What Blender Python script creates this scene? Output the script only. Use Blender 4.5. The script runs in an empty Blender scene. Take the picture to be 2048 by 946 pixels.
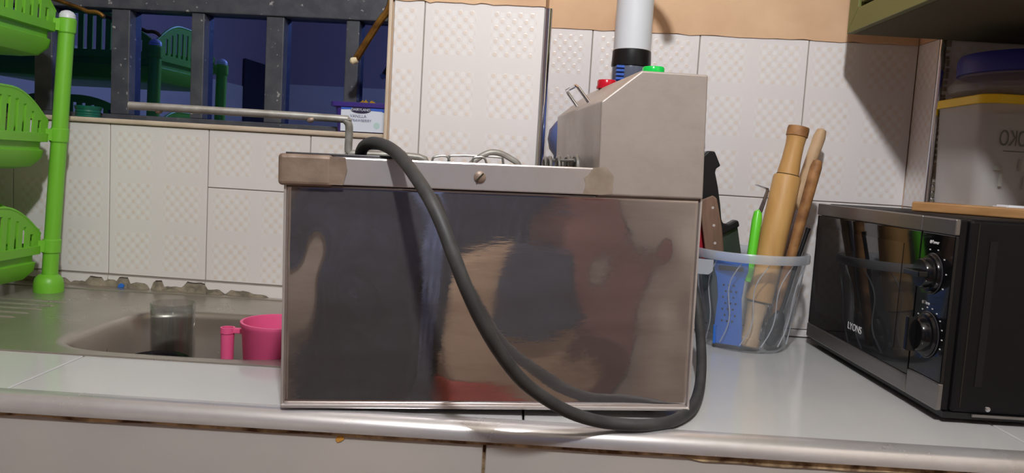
import bpy, bmesh, math, random
from math import sin, cos, pi, radians, atan, sqrt
from mathutils import Vector, Matrix, Euler, noise
random.seed(7)
sc = bpy.context.scene
col = sc.collection

# ------------------------------------------------------------------ camera
cam_d = bpy.data.cameras.new('camera')
cam_d.sensor_width = 36.0
cam_d.lens = 1547.0 / 2048.0 * 36.0
cam_d.clip_start = 0.02
cam = bpy.data.objects.new('camera', cam_d)
col.objects.link(cam)
Rm = Matrix.Rotation(radians(0.3), 4, 'Z') @ Matrix.Rotation(pi/2 - radians(5.0), 4, 'X') @ Matrix.Rotation(radians(3.43), 4, 'Z')
cam.matrix_world = Matrix.Translation((0, 0, 1.165)) @ Rm
sc.camera = cam

# ------------------------------------------------------------------ world: dim blue dusk outside
w = bpy.data.worlds.new('world'); sc.world = w
w.use_nodes = True
bgn = w.node_tree.nodes['Background']
bgn.inputs[0].default_value = (0.22, 0.32, 0.75, 1)
bgn.inputs[1].default_value = 0.22
sc.view_settings.view_transform = 'Standard'
sc.view_settings.look = 'None'
sc.view_settings.exposure = 0.0
sc.view_settings.gamma = 1.0
sc.view_settings.use_curve_mapping = False

LAMP = (0.0, 0.0, 2.1)          # the room's bare bulb
LAMP_STRENGTH = 1150.0

# ------------------------------------------------------------------ materials
def srgb(r, g, b):
    def c(v):
        v /= 255.0
        return v/12.92 if v <= 0.04045 else ((v+0.055)/1.055)**2.4
    return (c(r), c(g), c(b), 1.0)

MATS = {}
def mat(name, color, rough=0.5, metal=0.0, noise_amt=0.0, noise_scale=8.0, color2=None, bump=0.0, bump_scale=60.0,
        trans=0.0, ior=1.45, emit=None, emit_s=0.0, stretch=None, spec=None, alpha=None, rough_var=0.0, coat=0.0):
    if name in MATS: return MATS[name]
    m = bpy.data.materials.new(name); m.use_nodes = True
    nt = m.node_tree; b = nt.nodes['Principled BSDF']
    b.inputs['Base Color'].default_value = color
    b.inputs['Roughness'].default_value = rough
    b.inputs['Metallic'].default_value = metal
    b.inputs['IOR'].default_value = ior
    b.inputs['Transmission Weight'].default_value = trans
    b.inputs['Coat Weight'].default_value = coat
    if spec is not None: b.inputs['Specular IOR Level'].default_value = spec
    if emit is not None:
        b.inputs['Emission Color'].default_value = emit
        b.inputs['Emission Strength'].default_value = emit_s
    tc = None
    if noise_amt > 0 or bump > 0 or rough_var > 0:
        tc = nt.nodes.new('ShaderNodeTexCoord')
        mp = nt.nodes.new('ShaderNodeMapping')
        if stretch: mp.inputs['Scale'].default_value = stretch
        nt.links.new(tc.outputs['Object'], mp.inputs[0])
    if noise_amt > 0:
        n = nt.nodes.new('ShaderNodeTexNoise'); n.inputs['Scale'].default_value = noise_scale
        n.inputs['Detail'].default_value = 6
        nt.links.new(mp.outputs[0], n.inputs['Vector'])
        r = nt.nodes.new('ShaderNodeValToRGB')
        r.color_ramp.elements[0].position = 0.5 - 0.5*(1-noise_amt)*0.5 - 0.05
        r.color_ramp.elements[1].position = 0.5 + 0.5*(1-noise_amt)*0.5 + 0.05
        r.color_ramp.elements[0].color = color
        r.color_ramp.elements[1].color = color2 if color2 else tuple(min(1, c*1.15) for c in color[:3]) + (1,)
        nt.links.new(n.outputs['Fac'], r.inputs[0])
        nt.links.new(r.outputs[0], b.inputs['Base Color'])
    if rough_var > 0:
        n3 = nt.nodes.new('ShaderNodeTexNoise'); n3.inputs['Scale'].default_value = 22; n3.inputs['Detail'].default_value = 5
        nt.links.new(mp.outputs[0], n3.inputs['Vector'])
        mr = nt.nodes.new('ShaderNodeMapRange')
        mr.inputs['From Min'].default_value = 0.3; mr.inputs['From Max'].default_value = 0.7
        mr.inputs['To Min'].default_value = max(0.02, rough-rough_var); mr.inputs['To Max'].default_value = rough+rough_var
        nt.links.new(n3.outputs['Fac'], mr.inputs['Value']); nt.links.new(mr.outputs[0], b.inputs['Roughness'])
    if bump > 0:
        n2 = nt.nodes.new('ShaderNodeTexNoise'); n2.inputs['Scale'].default_value = bump_scale; n2.inputs['Detail'].default_value = 5
        nt.links.new(mp.outputs[0], n2.inputs['Vector'])
        bp = nt.nodes.new('ShaderNodeBump'); bp.inputs['Strength'].default_value = bump; bp.inputs['Distance'].default_value = 0.002
        nt.links.new(n2.outputs['Fac'], bp.inputs['Height']); nt.links.new(bp.outputs[0], b.inputs['Normal'])
    MATS[name] = m
    return m

def frosted(name, color, opacity, rough=0.25):
    """translucent plastic: part see-through, part milky"""
    if name in MATS: return MATS[name]
    m = bpy.data.materials.new(name); m.use_nodes = True
    nt = m.node_tree; nt.nodes.clear()
    o = nt.nodes.new('ShaderNodeOutputMaterial')
    t = nt.nodes.new('ShaderNodeBsdfTransparent'); t.inputs[0].default_value = (0.93, 0.94, 0.95, 1)
    p = nt.nodes.new('ShaderNodeBsdfPrincipled')
    p.inputs['Base Color'].default_value = color; p.inputs['Roughness'].default_value = rough
    mx = nt.nodes.new('ShaderNodeMixShader'); mx.inputs[0].default_value = opacity
    nt.links.new(t.outputs[0], mx.inputs[1]); nt.links.new(p.outputs[0], mx.inputs[2]); nt.links.new(mx.outputs[0], o.inputs[0])
    MATS[name] = m
    return m

def thin_glass(name):
    m = bpy.data.materials.new(name); m.use_nodes = True
    nt = m.node_tree; nt.nodes.clear()
    o = nt.nodes.new('ShaderNodeOutputMaterial')
    t = nt.nodes.new('ShaderNodeBsdfTransparent'); t.inputs[0].default_value = (0.88, 0.89, 0.89, 1)
    g = nt.nodes.new('ShaderNodeBsdfGlossy'); g.inputs['Roughness'].default_value = 0.02
    lw = nt.nodes.new('ShaderNodeLayerWeight'); lw.inputs[0].default_value = 0.5
    fr = nt.nodes.new('ShaderNodeMath'); fr.operation = 'POWER'; fr.inputs[1].default_value = 4.0
    nt.links.new(lw.outputs['Facing'], fr.inputs[0])
    fr2 = nt.nodes.new('ShaderNodeMath'); fr2.operation = 'MULTIPLY_ADD'; fr2.inputs[1].default_value = 0.75; fr2.inputs[2].default_value = 0.06
    nt.links.new(fr.outputs[0], fr2.inputs[0])
    mx = nt.nodes.new('ShaderNodeMixShader')
    nt.links.new(fr2.outputs[0], mx.inputs[0]); nt.links.new(t.outputs[0], mx.inputs[1]); nt.links.new(g.outputs[0], mx.inputs[2])
    nt.links.new(mx.outputs[0], o.inputs[0])
    return m

def pane_glass(name):
    """blue-tinted reflective glazing"""
    m = bpy.data.materials.new(name); m.use_nodes = True
    nt = m.node_tree; nt.nodes.clear()
    o = nt.nodes.new('ShaderNodeOutputMaterial')
    t = nt.nodes.new('ShaderNodeBsdfTransparent'); t.inputs[0].default_value = (0.10, 0.14, 0.30, 1)
    g = nt.nodes.new('ShaderNodeBsdfGlossy'); g.inputs['Roughness'].default_value = 0.008
    g.inputs['Color'].default_value = (0.18, 0.30, 0.92, 1)
    mx = nt.nodes.new('ShaderNodeMixShader'); mx.inputs[0].default_value = 0.8
    nt.links.new(t.outputs[0], mx.inputs[1]); nt.links.new(g.outputs[0], mx.inputs[2])
    nt.links.new(mx.outputs[0], o.inputs[0])
    MATS[name] = m
    return m

def tile_mat(name, base, dot, line):
    """glazed wall tile: a square of small rounded diamonds in each 91.5 mm cell (UV in metres)"""
    m = bpy.data.materials.new(name); m.use_nodes = True
    nt = m.node_tree; b = nt.nodes['Principled BSDF']
    L = nt.links.new
    def M(op, a, bb=None):
        n = nt.nodes.new('ShaderNodeMath'); n.operation = op
        for i, v in enumerate((a, bb)):
            if v is None: continue
            if isinstance(v, (int, float)): n.inputs[i].default_value = v
            else: L(v, n.inputs[i])
        return n.outputs[0]
    uv = nt.nodes.new('ShaderNodeUVMap'); uv.uv_map = 'UVMap'
    sp = nt.nodes.new('ShaderNodeSeparateXYZ'); L(uv.outputs[0], sp.inputs[0])
    c = 0.0915
    fx = M('SUBTRACT', M('FRACT', M('DIVIDE', sp.outputs[0], c)), 0.5)
    fy = M('SUBTRACT', M('FRACT', M('DIVIDE', sp.outputs[1], c)), 0.5)
    mx = M('MAXIMUM', M('ABSOLUTE', fx), M('ABSOLUTE', fy))
    mr = nt.nodes.new('ShaderNodeMapRange'); mr.inputs['From Min'].default_value = 0.385; mr.inputs['From Max'].default_value = 0.36
    L(mx, mr.inputs['Value']); mask = mr.outputs[0]
    dots = M('MULTIPLY', M('COSINE', M('MULTIPLY', fx, 2*pi*5.1)), M('COSINE', M('MULTIPLY', fy, 2*pi*4.6)))
    # only positive lobes with the same sign -> staggered lattice
    d1 = nt.nodes.new('ShaderNodeMapRange'); d1.inputs['From Min'].default_value = 0.30; d1.inputs['From Max'].default_value = 0.65
    L(dots, d1.inputs['Value'])
    dm = M('MULTIPLY', d1.outputs[0], mask)
    l1 = nt.nodes.new('ShaderNodeMapRange'); l1.inputs['From Min'].default_value = -0.1; l1.inputs['From Max'].default_value = -0.5
    L(dots, l1.inputs['Value'])
    lm = M('MULTIPLY', M('MULTIPLY', l1.outputs[0], mask), 0.6)
    tc = nt.nodes.new('ShaderNodeTexCoord')
    nz = nt.nodes.new('ShaderNodeTexNoise'); nz.inputs['Scale'].default_value = 3.0; nz.inputs['Detail'].default_value = 3
    L(tc.outputs['Object'], nz.inputs['Vector'])
    nz2 = nt.nodes.new('ShaderNodeTexNoise'); nz2.inputs['Scale'].default_value = 40.0
    L(tc.outputs['Object'], nz2.inputs['Vector'])
    rb = nt.nodes.new('ShaderNodeValToRGB')
    rb.color_ramp.elements[0].position = 0.35; rb.color_ramp.elements[1].position = 0.65
    rb.color_ramp.elements[0].color = base; rb.color_ramp.elements[1].color = tuple(c_*0.93 for c_ in base[:3]) + (1,)
    L(nz.outputs['Fac'], rb.inputs[0])
    m1 = nt.nodes.new('ShaderNodeMixRGB'); L(M('MULTIPLY', dm, M('ADD', M('MULTIPLY', nz2.outputs['Fac'], 1.3), 0.05)), m1.inputs[0]); L(rb.outputs[0], m1.inputs[1]); m1.inputs[2].default_value = dot
    m2 = nt.nodes.new('ShaderNodeMixRGB'); L(lm, m2.inputs[0]); L(m1.outputs[0], m2.inputs[1]); m2.inputs[2].default_value = line
    L(m2.outputs[0], b.inputs['Base Color'])
    b.inputs['Roughness'].default_value = 0.32
    bp = nt.nodes.new('ShaderNodeBump'); bp.inputs['Strength'].default_value = 0.25; bp.inputs['Distance'].default_value = 0.0008
    L(M('ADD', dm, M('MULTIPLY', lm, -0.5)), bp.inputs['Height']); L(bp.outputs[0], b.inputs['Normal'])
    MATS[name] = m
    return m

def steel_mat(name, color, rough, metal, scratch=0.3, stain=None, stain_amt=0.0, aniso=(1, 1, 1)):
    """polished sheet steel with a scuffed, slightly dirty skin"""
    m = bpy.data.materials.new(name); m.use_nodes = True
    nt = m.node_tree; b = nt.nodes['Principled BSDF']; L = nt.links.new
    tc = nt.nodes.new('ShaderNodeTexCoord')
    mp = nt.nodes.new('ShaderNodeMapping'); mp.inputs['Scale'].default_value = aniso
    mp.inputs['Rotation'].default_value = (0, 0.25, 0)
    L(tc.outputs['Object'], mp.inputs[0])
    n1 = nt.nodes.new('ShaderNodeTexNoise'); n1.inputs['Scale'].default_value = 9; n1.inputs['Detail'].default_value = 8; n1.inputs['Roughness'].default_value = 0.65
    L(mp.outputs[0], n1.inputs['Vector'])
    r = nt.nodes.new('ShaderNodeValToRGB')
    r.color_ramp.elements[0].position = 0.42; r.color_ramp.elements[1].position = 0.72
    r.color_ramp.elements[0].color = color
    r.color_ramp.elements[1].color = stain if stain else color
    L(n1.outputs['Fac'], r.inputs[0])
    L(r.outputs[0], b.inputs['Base Color'])
    b.inputs['Metallic'].default_value = metal
    mr = nt.nodes.new('ShaderNodeMapRange'); mr.inputs['From Min'].default_value = 0.35; mr.inputs['From Max'].default_value = 0.75
    mr.inputs['To Min'].default_value = rough; mr.inputs['To Max'].default_value = rough + scratch
    L(n1.outputs['Fac'], mr.inputs['Value']); L(mr.outputs[0], b.inputs['Roughness'])
    n2 = nt.nodes.new('ShaderNodeTexNoise'); n2.inputs['Scale'].default_value = 45; n2.inputs['Detail'].default_value = 3
    L(mp.outputs[0], n2.inputs['Vector'])
    bp = nt.nodes.new('ShaderNodeBump'); bp.inputs['Strength'].default_value = 0.05; bp.inputs['Distance'].default_value = 0.001
    L(n2.outputs['Fac'], bp.inputs['Height']); L(bp.outputs[0], b.inputs['Normal'])
    MATS[name] = m
    return m

WHITE_TILE = tile_mat('glazed_wall_tile', srgb(228, 222, 220), srgb(222, 207, 194), srgb(232, 229, 227))
PLASTER = mat('peach_plaster', srgb(222, 186, 150), 0.85, noise_amt=0.5, noise_scale=9, color2=srgb(205, 166, 132), bump=0.5, bump_scale=30)
GROUT = mat('grey_grout', srgb(150, 142, 134), 0.9)
MORTAR = mat('crumbling_mortar', srgb(120, 112, 98), 0.95, noise_amt=0.7, noise_scale=60, color2=srgb(160, 148, 130), bump=1.0, bump_scale=120)
CTILE = mat('pale_counter_tile', srgb(198, 197, 194), 0.12, noise_amt=0.3, noise_scale=5, color2=srgb(188, 189, 190))
FTILE = mat('counter_front_tile', srgb(190, 184, 178), 0.25, noise_amt=0.3, noise_scale=6, color2=srgb(178, 174, 172))
ALU = steel_mat('aluminium_trim', srgb(214, 212, 214), 0.24, 0.62, 0.06, srgb(198, 194, 192))
BROWN_GROUT = mat('stained_brown_grout', srgb(92, 66, 44), 0.9, noise_amt=0.7, noise_scale=45, color2=srgb(206, 180, 142))
STEEL = steel_mat('scuffed_mirror_steel', srgb(198, 192, 192), 0.02, 0.90, 0.09, srgb(178, 168, 166), aniso=(0.7, 1, 3))
HEADSTEEL = steel_mat('dull_brushed_steel', srgb(184, 175, 169), 0.36, 0.5, 0.15, srgb(168, 156, 148), aniso=(1, 1, 1.5))
RIMSTEEL = steel_mat('rim_steel', srgb(208, 202, 200), 0.24, 0.6, 0.05, srgb(198, 188, 182), aniso=(1, 1, 1))
TARNISH = mat('tarnished_brown_steel', srgb(148, 130, 116), 0.45, 0.35, noise_amt=0.6, noise_scale=30, color2=srgb(112, 92, 78), bump=0.4, bump_scale=70)
SINKSTEEL = steel_mat('sink_steel', srgb(178, 170, 160), 0.27, 0.7, 0.04, srgb(170, 162, 152))
CHROME = mat('bright_chrome', srgb(215, 215, 220), 0.12, 1.0)
RUBBER = mat('black_rubber_cable', srgb(52, 52, 53), 0.55, noise_amt=0.5, noise_scale=50, color2=srgb(66, 66, 66))
GREYSTEEL = mat('grey_painted_rod', srgb(150, 148, 142), 0.45, 0.3, noise_amt=0.5, noise_scale=60, color2=srgb(122, 118, 110))
WIRE = mat('dull_wire', srgb(140, 138, 134), 0.4, 0.7)
DARKPAN = mat('dark_oiled_plate', srgb(52, 50, 52), 0.25, 0.5)
LIME = mat('lime_green_plastic', srgb(116, 188, 52), 0.38, noise_amt=0.2, noise_scale=4, color2=srgb(108, 178, 48))
WHITEP = mat('white_plastic', srgb(212, 215, 220), 0.35)
BLACKP = mat('black_plastic', srgb(22, 22, 24), 0.35)
DARKFRAME = mat('charcoal_window_paint', srgb(62, 64, 72), 0.5, noise_amt=0.75, noise_scale=38, color2=srgb(74, 76, 82), bump=0.4, bump_scale=60)
def flake(m):
    nt = m.node_tree; b = nt.nodes['Principled BSDF']; L = nt.links.new
    src = b.inputs['Base Color'].links[0].from_socket
    tc = nt.nodes.new('ShaderNodeTexCoord'); n_ = nt.nodes.new('ShaderNodeTexNoise'); n_.inputs['Scale'].default_value = 85; n_.inputs['Detail'].default_value = 4
    L(tc.outputs['Object'], n_.inputs['Vector'])
    r = nt.nodes.new('ShaderNodeMapRange'); r.inputs['From Min'].default_value = 0.665; r.inputs['From Max'].default_value = 0.70
    L(n_.outputs['Fac'], r.inputs['Value'])
    mx = nt.nodes.new('ShaderNodeMixRGB'); L(r.outputs[0], mx.inputs[0]); L(src, mx.inputs[1]); mx.inputs[2].default_value = srgb(150, 148, 146)
    L(mx.outputs[0], b.inputs['Base Color'])
flake(DARKFRAME)
BRASS = mat('aged_brass', srgb(176, 132, 62), 0.35, 0.85, noise_amt=0.7, noise_scale=45, color2=srgb(120, 84, 44))
CREAM = mat('cream_sill', srgb(214, 196, 176), 0.6, noise_amt=0.4, noise_scale=14, color2=srgb(190, 170, 148))
PINK = mat('pink_plastic', srgb(238, 96, 146), 0.4)
OLIVE = mat('olive_cabinet_paint', srgb(112, 114, 60), 0.45, noise_amt=0.2, noise_scale=6, color2=srgb(104, 106, 56))
OLIVE_D = mat('brown_cabinet_underside', srgb(92, 84, 62), 0.8)  # underside coloured darker and browner than the doors
GROOVE = mat('dark_groove', srgb(38, 34, 22), 0.8)
WOODPIN = mat('rolling_pin_wood', srgb(205, 160, 98), 0.5, noise_amt=0.5, noise_scale=20, color2=srgb(190, 142, 82), stretch=(4, 4, 0.6))
WOODDK = mat('worn_pin_end', srgb(170, 122, 74), 0.6, noise_amt=0.6, noise_scale=50, color2=srgb(120, 78, 44))
PALEWOOD = mat('pale_spoon_wood', srgb(208, 178, 142), 0.6, noise_amt=0.4, noise_scale=30, color2=srgb(184, 150, 112))
BROWNWOOD = mat('brown_knife_wood', srgb(128, 98, 78), 0.6, noise_amt=0.5, noise_scale=30, color2=srgb(104, 78, 62), stretch=(3, 3, 0.5))
BOARDWOOD = mat('board_wood', srgb(188, 142, 92), 0.55, noise_amt=0.5, noise_scale=18, color2=srgb(160, 116, 70), stretch=(1, 1, 5))
BLUEP = mat('blue_plastic', srgb(48, 112, 206), 0.4)
REDP = mat('red_plastic', srgb(170, 34, 48), 0.4)
BLADE = mat('dark_blade', srgb(92, 104, 96), 0.3, 0.7)
BUCKET = frosted('clear_frosted_plastic', srgb(214, 218, 222), 0.20, 0.2)
BUCKETRIM = frosted('milky_rim_plastic', srgb(206, 210, 216), 0.5, 0.25)
CONTPLAST = frosted('cloudy_container_plastic', srgb(226, 222, 220), 0.45, 0.35)
CLEARJAR = frosted('clear_jar_plastic', srgb(200, 190, 186), 0.30, 0.1)
JUGBLUE = frosted('blue_jug_plastic', srgb(84, 116, 196), 0.72, 0.15)
YELLOW = mat('yellow_lid', srgb(248, 206, 20), 0.45)
NAVYLID = mat('navy_lid', srgb(40, 42, 130), 0.45)
PURPLE = mat('purple_tub', srgb(62, 44, 128), 0.4)
LABELW = mat('white_label', srgb(222, 228, 240), 0.4)
LABELB = mat('blue_label', srgb(60, 100, 200), 0.4)
DARKINK = mat('dark_ink', srgb(44, 38, 70), 0.5)
GREYINK = mat('grey_ink', srgb(120, 124, 146), 0.5)
MIRRORINK = mat('faded_green_print', srgb(104, 108, 98), 0.6)
WHITEINK = mat('white_print', srgb(225, 225, 225), 0.5)
MWGLASS = mat('black_door_glass', srgb(14, 14, 16), 0.06, 0.0, coat=0.3)
MWBODY = mat('black_microwave_shell', srgb(15, 14, 16), 0.5, spec=0.3)
MWSILVER = steel_mat('brushed_silver_strip', srgb(150, 146, 144), 0.28, 0.85, 0.12, srgb(132, 128, 126), aniso=(1, 0.3, 3))
GREENLENS = mat('green_lens', srgb(20, 176, 70), 0.15, emit=srgb(10, 160, 60), emit_s=0.25)
REDLENS = mat('red_lens', srgb(186, 20, 40), 0.2)
TEAL = mat('dark_green_lid', srgb(14, 92, 74), 0.4)
PAPER = mat('white_paper', srgb(232, 232, 236), 0.8)

# ------------------------------------------------------------------ mesh helpers
class MB:
    def __init__(s): s.v = []; s.f = []; s.sm = []
    def add(s, vs, fs, smooth=False):
        o = len(s.v); s.v += [tuple(p) for p in vs]
        for q in fs: s.f.append(tuple(i+o for i in q)); s.sm.append(smooth)
        return s
    def box(s, x0, x1, y0, y1, z0, z1):
        vs = [(x, y, z) for z in (z0, z1) for y in (y0, y1) for x in (x0, x1)]
        return s.add(vs, [(0, 2, 3, 1), (4, 5, 7, 6), (0, 1, 5, 4), (2, 6, 7, 3), (0, 4, 6, 2), (1, 3, 7, 5)])
    def rbox(s, x0, x1, y0, y1, z0, z1, r, n=5, smooth=True, taper=0.0):
        """box with rounded vertical edges; taper shrinks the bottom"""
        rings = []
        for z, t in ((z0, taper), (z1, 0.0)):
            ring = []
            for (cx, cy, a0) in ((x1-r-t, y1-r-t, 0), (x0+r+t, y1-r-t, pi/2), (x0+r+t, y0+r+t, pi), (x1-r-t, y0+r+t, 3*pi/2)):
                for i in range(n+1):
                    a = a0 + pi/2*i/n
                    ring.append((cx+r*cos(a), cy+r*sin(a), z))
            rings.append(ring)
        N = len(rings[0]); vs = rings[0]+rings[1]
        s.add(vs, [(i, (i+1) % N, N+(i+1) % N, N+i) for i in range(N)], smooth)
        s.add(rings[0], [tuple(range(N-1, -1, -1))]); s.add(rings[1], [tuple(range(N))])
        return s
    def lathe(s, prof, c=(0, 0, 0), n=32, axis=None, smooth=True, cap0=True, cap1=True, sq=None):
        """prof: list of (radius, height); axis: direction Vector or None for +Z"""
        q = Vector((0, 0, 1)).rotation_difference(Vector(axis)) if axis is not None else None
        vs = []
        for r, h in prof:
            for i in range(n):
                a = 2*pi*i/n
                p = Vector((r*cos(a), r*sin(a), h))
                if q: p = q @ p
                vs.append((p.x+c[0], p.y+c[1], p.z+c[2]))
        fs = []
        for k in range(len(prof)-1):
            for i in range(n):
                j = (i+1) % n
                fs.append((k*n+i, k*n+j, (k+1)*n+j, (k+1)*n+i))
        s.add(vs, fs, smooth)
        if cap0: s.add(vs[:n], [tuple(range(n-1, -1, -1))])
        if cap1: s.add(vs[-n:], [tuple(range(n))])
        return s
    def tube(s, pts, r, n=10, caps=True):
        pts = [Vector(p) for p in pts]; rings = []
        rs = r if isinstance(r, (list, tuple)) else [r]*len(pts)
        t0 = (pts[1]-pts[0]).normalized()
        up = Vector((0, 0, 1)) if abs(t0.z) < 0.9 else Vector((0, 1, 0))
        nrm = (up - t0*up.dot(t0)).normalized()
        for i, p in enumerate(pts):
            if i == 0: t = pts[1]-pts[0]
            elif i == len(pts)-1: t = pts[-1]-pts[-2]
            else: t = (pts[i+1]-pts[i]).normalized()+(pts[i]-pts[i-1]).normalized()
            t.normalize()
            nrm = (nrm - t*nrm.dot(t)).normalized(); bn = t.cross(nrm)
            rings += [p+rs[i]*(cos(2*pi*k/n)*nrm+sin(2*pi*k/n)*bn) for k in range(n)]
        fs = []
        for i in range(len(pts)-1):
            for k in range(n):
                j = (k+1) % n
                fs.append((i*n+k, i*n+j, (i+1)*n+j, (i+1)*n+k))
        s.add(rings, fs, True)
        if caps:
            s.add(rings[:n], [tuple(range(n-1, -1, -1))]); s.add(rings[-n:], [tuple(range(n))])
        return s
    def prism(s, poly, axis, a0, a1):
        """extrude polygon: axis 'y' poly=(x,z); 'x' poly=(y,z); 'z' poly=(x,y)"""
        def P(p, a): return {'y': (p[0], a, p[1]), 'x': (a, p[0], p[1]), 'z': (p[0], p[1], a)}[axis]
        n = len(poly); vs = [P(p, a0) for p in poly]+[P(p, a1) for p in poly]
        s.add(vs, [tuple(range(n)), tuple(range(2*n-1, n-1, -1))]+[(i, n+i, n+(i+1) % n, (i+1) % n) for i in range(n)])
        return s
    def build(s, name, m, parent=None, bevel=0.0, recalc=True, segs=2):
        me = bpy.data.meshes.new(name); me.from_pydata(s.v, [], s.f)
        for p, sm in zip(me.polygons, s.sm): p.use_smooth = sm
        if recalc:
            bm = bmesh.new(); bm.from_mesh(me)
            bmesh.ops.remove_doubles(bm, verts=bm.verts, dist=1e-6)
            bmesh.ops.recalc_face_normals(bm, faces=bm.faces)
            for e_ in bm.edges:
                if len(e_.link_faces) == 2 and e_.calc_face_angle(0) > 0.62: e_.smooth = False
            bm.to_mesh(me); bm.free()
        me.materials.append(m)
        o = bpy.data.objects.new(name, me); col.objects.link(o)
        if parent is not None: o.parent = parent
        if bevel > 0:
            b = o.modifiers.new('bevel', 'BEVEL'); b.width = bevel; b.segments = segs; b.limit_method = 'ANGLE'; b.angle_limit = radians(40)
        return o

def tag(o, label=None, cat=None, group=None, kind=None):
    if label: o['label'] = label
    if cat: o['category'] = cat
    if group: o['group'] = group
    if kind: o['kind'] = kind
    return o
def thing(name, loc, label, cat, rot=(0, 0, 0), group=None):
    o = bpy.data.objects.new(name, None); o.empty_display_size = 0.05
    o.location = loc; o.rotation_euler = rot; col.objects.link(o)
    return tag(o, label, cat, group)
def smooth_path(pts, sub=8):
    """Catmull-Rom"""
    P = [Vector(p) for p in pts]; P = [2*P[0]-P[1]]+P+[2*P[-1]-P[-2]]
    out = []
    for i in range(1, len(P)-2):
        for k in range(sub):
            t = k/sub
            a, b, c, d = P[i-1], P[i], P[i+1], P[i+2]
            out.append(0.5*((2*b)+(c-a)*t+(2*a-5*b+4*c-d)*t*t+(3*b-a-3*c+d)*t**3))
    out.append(P[-2]); return out
def text_mesh(name, body, size, m, parent, matrix, extrude=0.0002):
    cu = bpy.data.curves.new(name, 'FONT'); cu.body = body; cu.size = size; cu.extrude = extrude
    cu.align_x = 'CENTER'; cu.align_y = 'CENTER'
    tmp = bpy.data.objects.new(name+'_tmp', cu); col.objects.link(tmp)
    dg = bpy.context.evaluated_depsgraph_get()
    me = bpy.data.meshes.new_from_object(tmp.evaluated_get(dg))
    bpy.data.objects.remove(tmp)
    me.materials.clear(); me.materials.append(m)
    o = bpy.data.objects.new(name, me); col.objects.link(o)
    if parent is not None: o.parent = parent
    o.matrix_local = matrix
    return o

# ================================================================== SETTING
WROT = -atan(0.055); WY = 1.374
def struct(o): o['kind'] = 'structure'; return o

# back wall: local x along the wall, y into the wall
mb = MB()
mb.box(-2.0, 0.95, 0.006, 0.22, 0.0, 1.2035)
mb.box(-0.19, 0.95, 0.006, 0.22, 1.2035, 2.55)
mb.box(-2.0, -0.19, 0.006, 0.22, 1.95, 2.55)
mb.box(-2.0, -1.5, 0.006, 0.22, 1.2035, 1.95)
wall_back = struct(mb.build('wall_back', PLASTER)); wall_back.location = (0, WY, 0); wall_back.rotation_euler = (0, 0, WROT)

def tile(parent, x0, x1, z0, z1, ox, oz, y=0.0, name='tile', m=None, thick=0.0055, jag=None):
    g = 0.0009
    mb_ = MB()
    if jag:
        poly = [(x0+g, z1-g), (x1-g, z1-g)]+jag
        mb_.prism(poly, 'y', y, y+thick)
    else:
        mb_.box(x0+g, x1-g, y, y+thick, z0+g, z1-g)
    o = mb_.build(name, m or WHITE_TILE, parent, bevel=0.0008 if not jag else 0.0, segs=1)
    uv = o.data.uv_layers.new(name='UVMap')
    for lp in o.data.loops:
        c_ = o.data.vertices[lp.vertex_index].co
        uv.data[lp.index].uv = (c_.x-ox, c_.z-oz)
    return o
TW, TH = 0.185, 0.2745
# grout sheet behind the tiles
MB().box(-1.5, 0.66, 0.0022, 0.0065, 0.9, 1.2035).box(-0.19, 0.66, 0.0022, 0.0065, 1.2035, 1.4135).build('grout', GROUT, wall_back)
# left part, below the window
joints = [-1.492, -1.307, -1.122, -0.937, -0.752, -0.567, -0.379, -0.19]
for i in range(len(joints)-1):
    a, b = joints[i], joints[i+1]
    if a < -0.57:
        tile(wall_back, a, b, 0.9265, 1.2035, a+0.001, 0.9265+0.001)
    else:
        tile(wall_back, a, b, 1.098, 1.2035, a+0.001, 1.098+0.012)
        tile(wall_back, a, b, 0.9265, 1.098, a+0.001, 1.098-0.18)
# right part
rj = [-0.19, -0.072, 0.112, 0.296, 0.480, 0.662]
for i in range(len(rj)-1):
    a, b = rj[i], rj[i+1]
    tile(wall_back, a, b, 1.1405, 1.4135, b-0.184, 1.1405)
    tile(wall_back, a, b, 0.914, 1.1405, b-0.184, 1.1405-0.2745)
    tile(wall_back, a, b, 0.9, 0.914, b-0.184, 0.907)
# broken strip of tile along the sink with jagged lower edge, crumbling mortar behind it
MB().box(-1.5, -0.19, -0.0005, 0.0023, 0.9, 0.918).build('mortar', MORTAR, wall_back)
rnd = random.Random(5)
def jagged(x0, x1, base, bumps):
    pts = []; n = 34
    for i in range(n+1):
        x = x1-0.0009-(x1-x0-0.0018)*i/n
        z = base+0.0012*rnd.random()
        for (c_, wd, h) in bumps:
            d = abs(x-c_)/wd
            if d < 1: z = max(z, base+h*min(1, (1-d)*2.4)+0.0016*rnd.random())
        pts.append((x, z))
    return pts
bumps = [(-0.80, 0.03, 0.008), (-0.775, 0.022, 0.018), (-0.745, 0.015, 0.014), (-0.722, 0.017, 0.020), (-0.69, 0.02, 0.012), (-0.655, 0.014, 0.019), (-0.62, 0.03, 0.009),
         (-0.585, 0.028, 0.020), (-0.548, 0.02, 0.009), (-0.50, 0.03, 0.010), (-0.465, 0.02, 0.006), (-0.85, 0.03, 0.012), (-0.90, 0.02, 0.01)]
for i in range(2, len(joints)-1):
    a, b = joints[i], joints[i+1]
    tile(wall_back, a, b, 0.9, 0.9245, a, 0.9125, y=-0.0014, jag=jagged(a, b, 0.9015, bumps), thick=0.0045)
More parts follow.
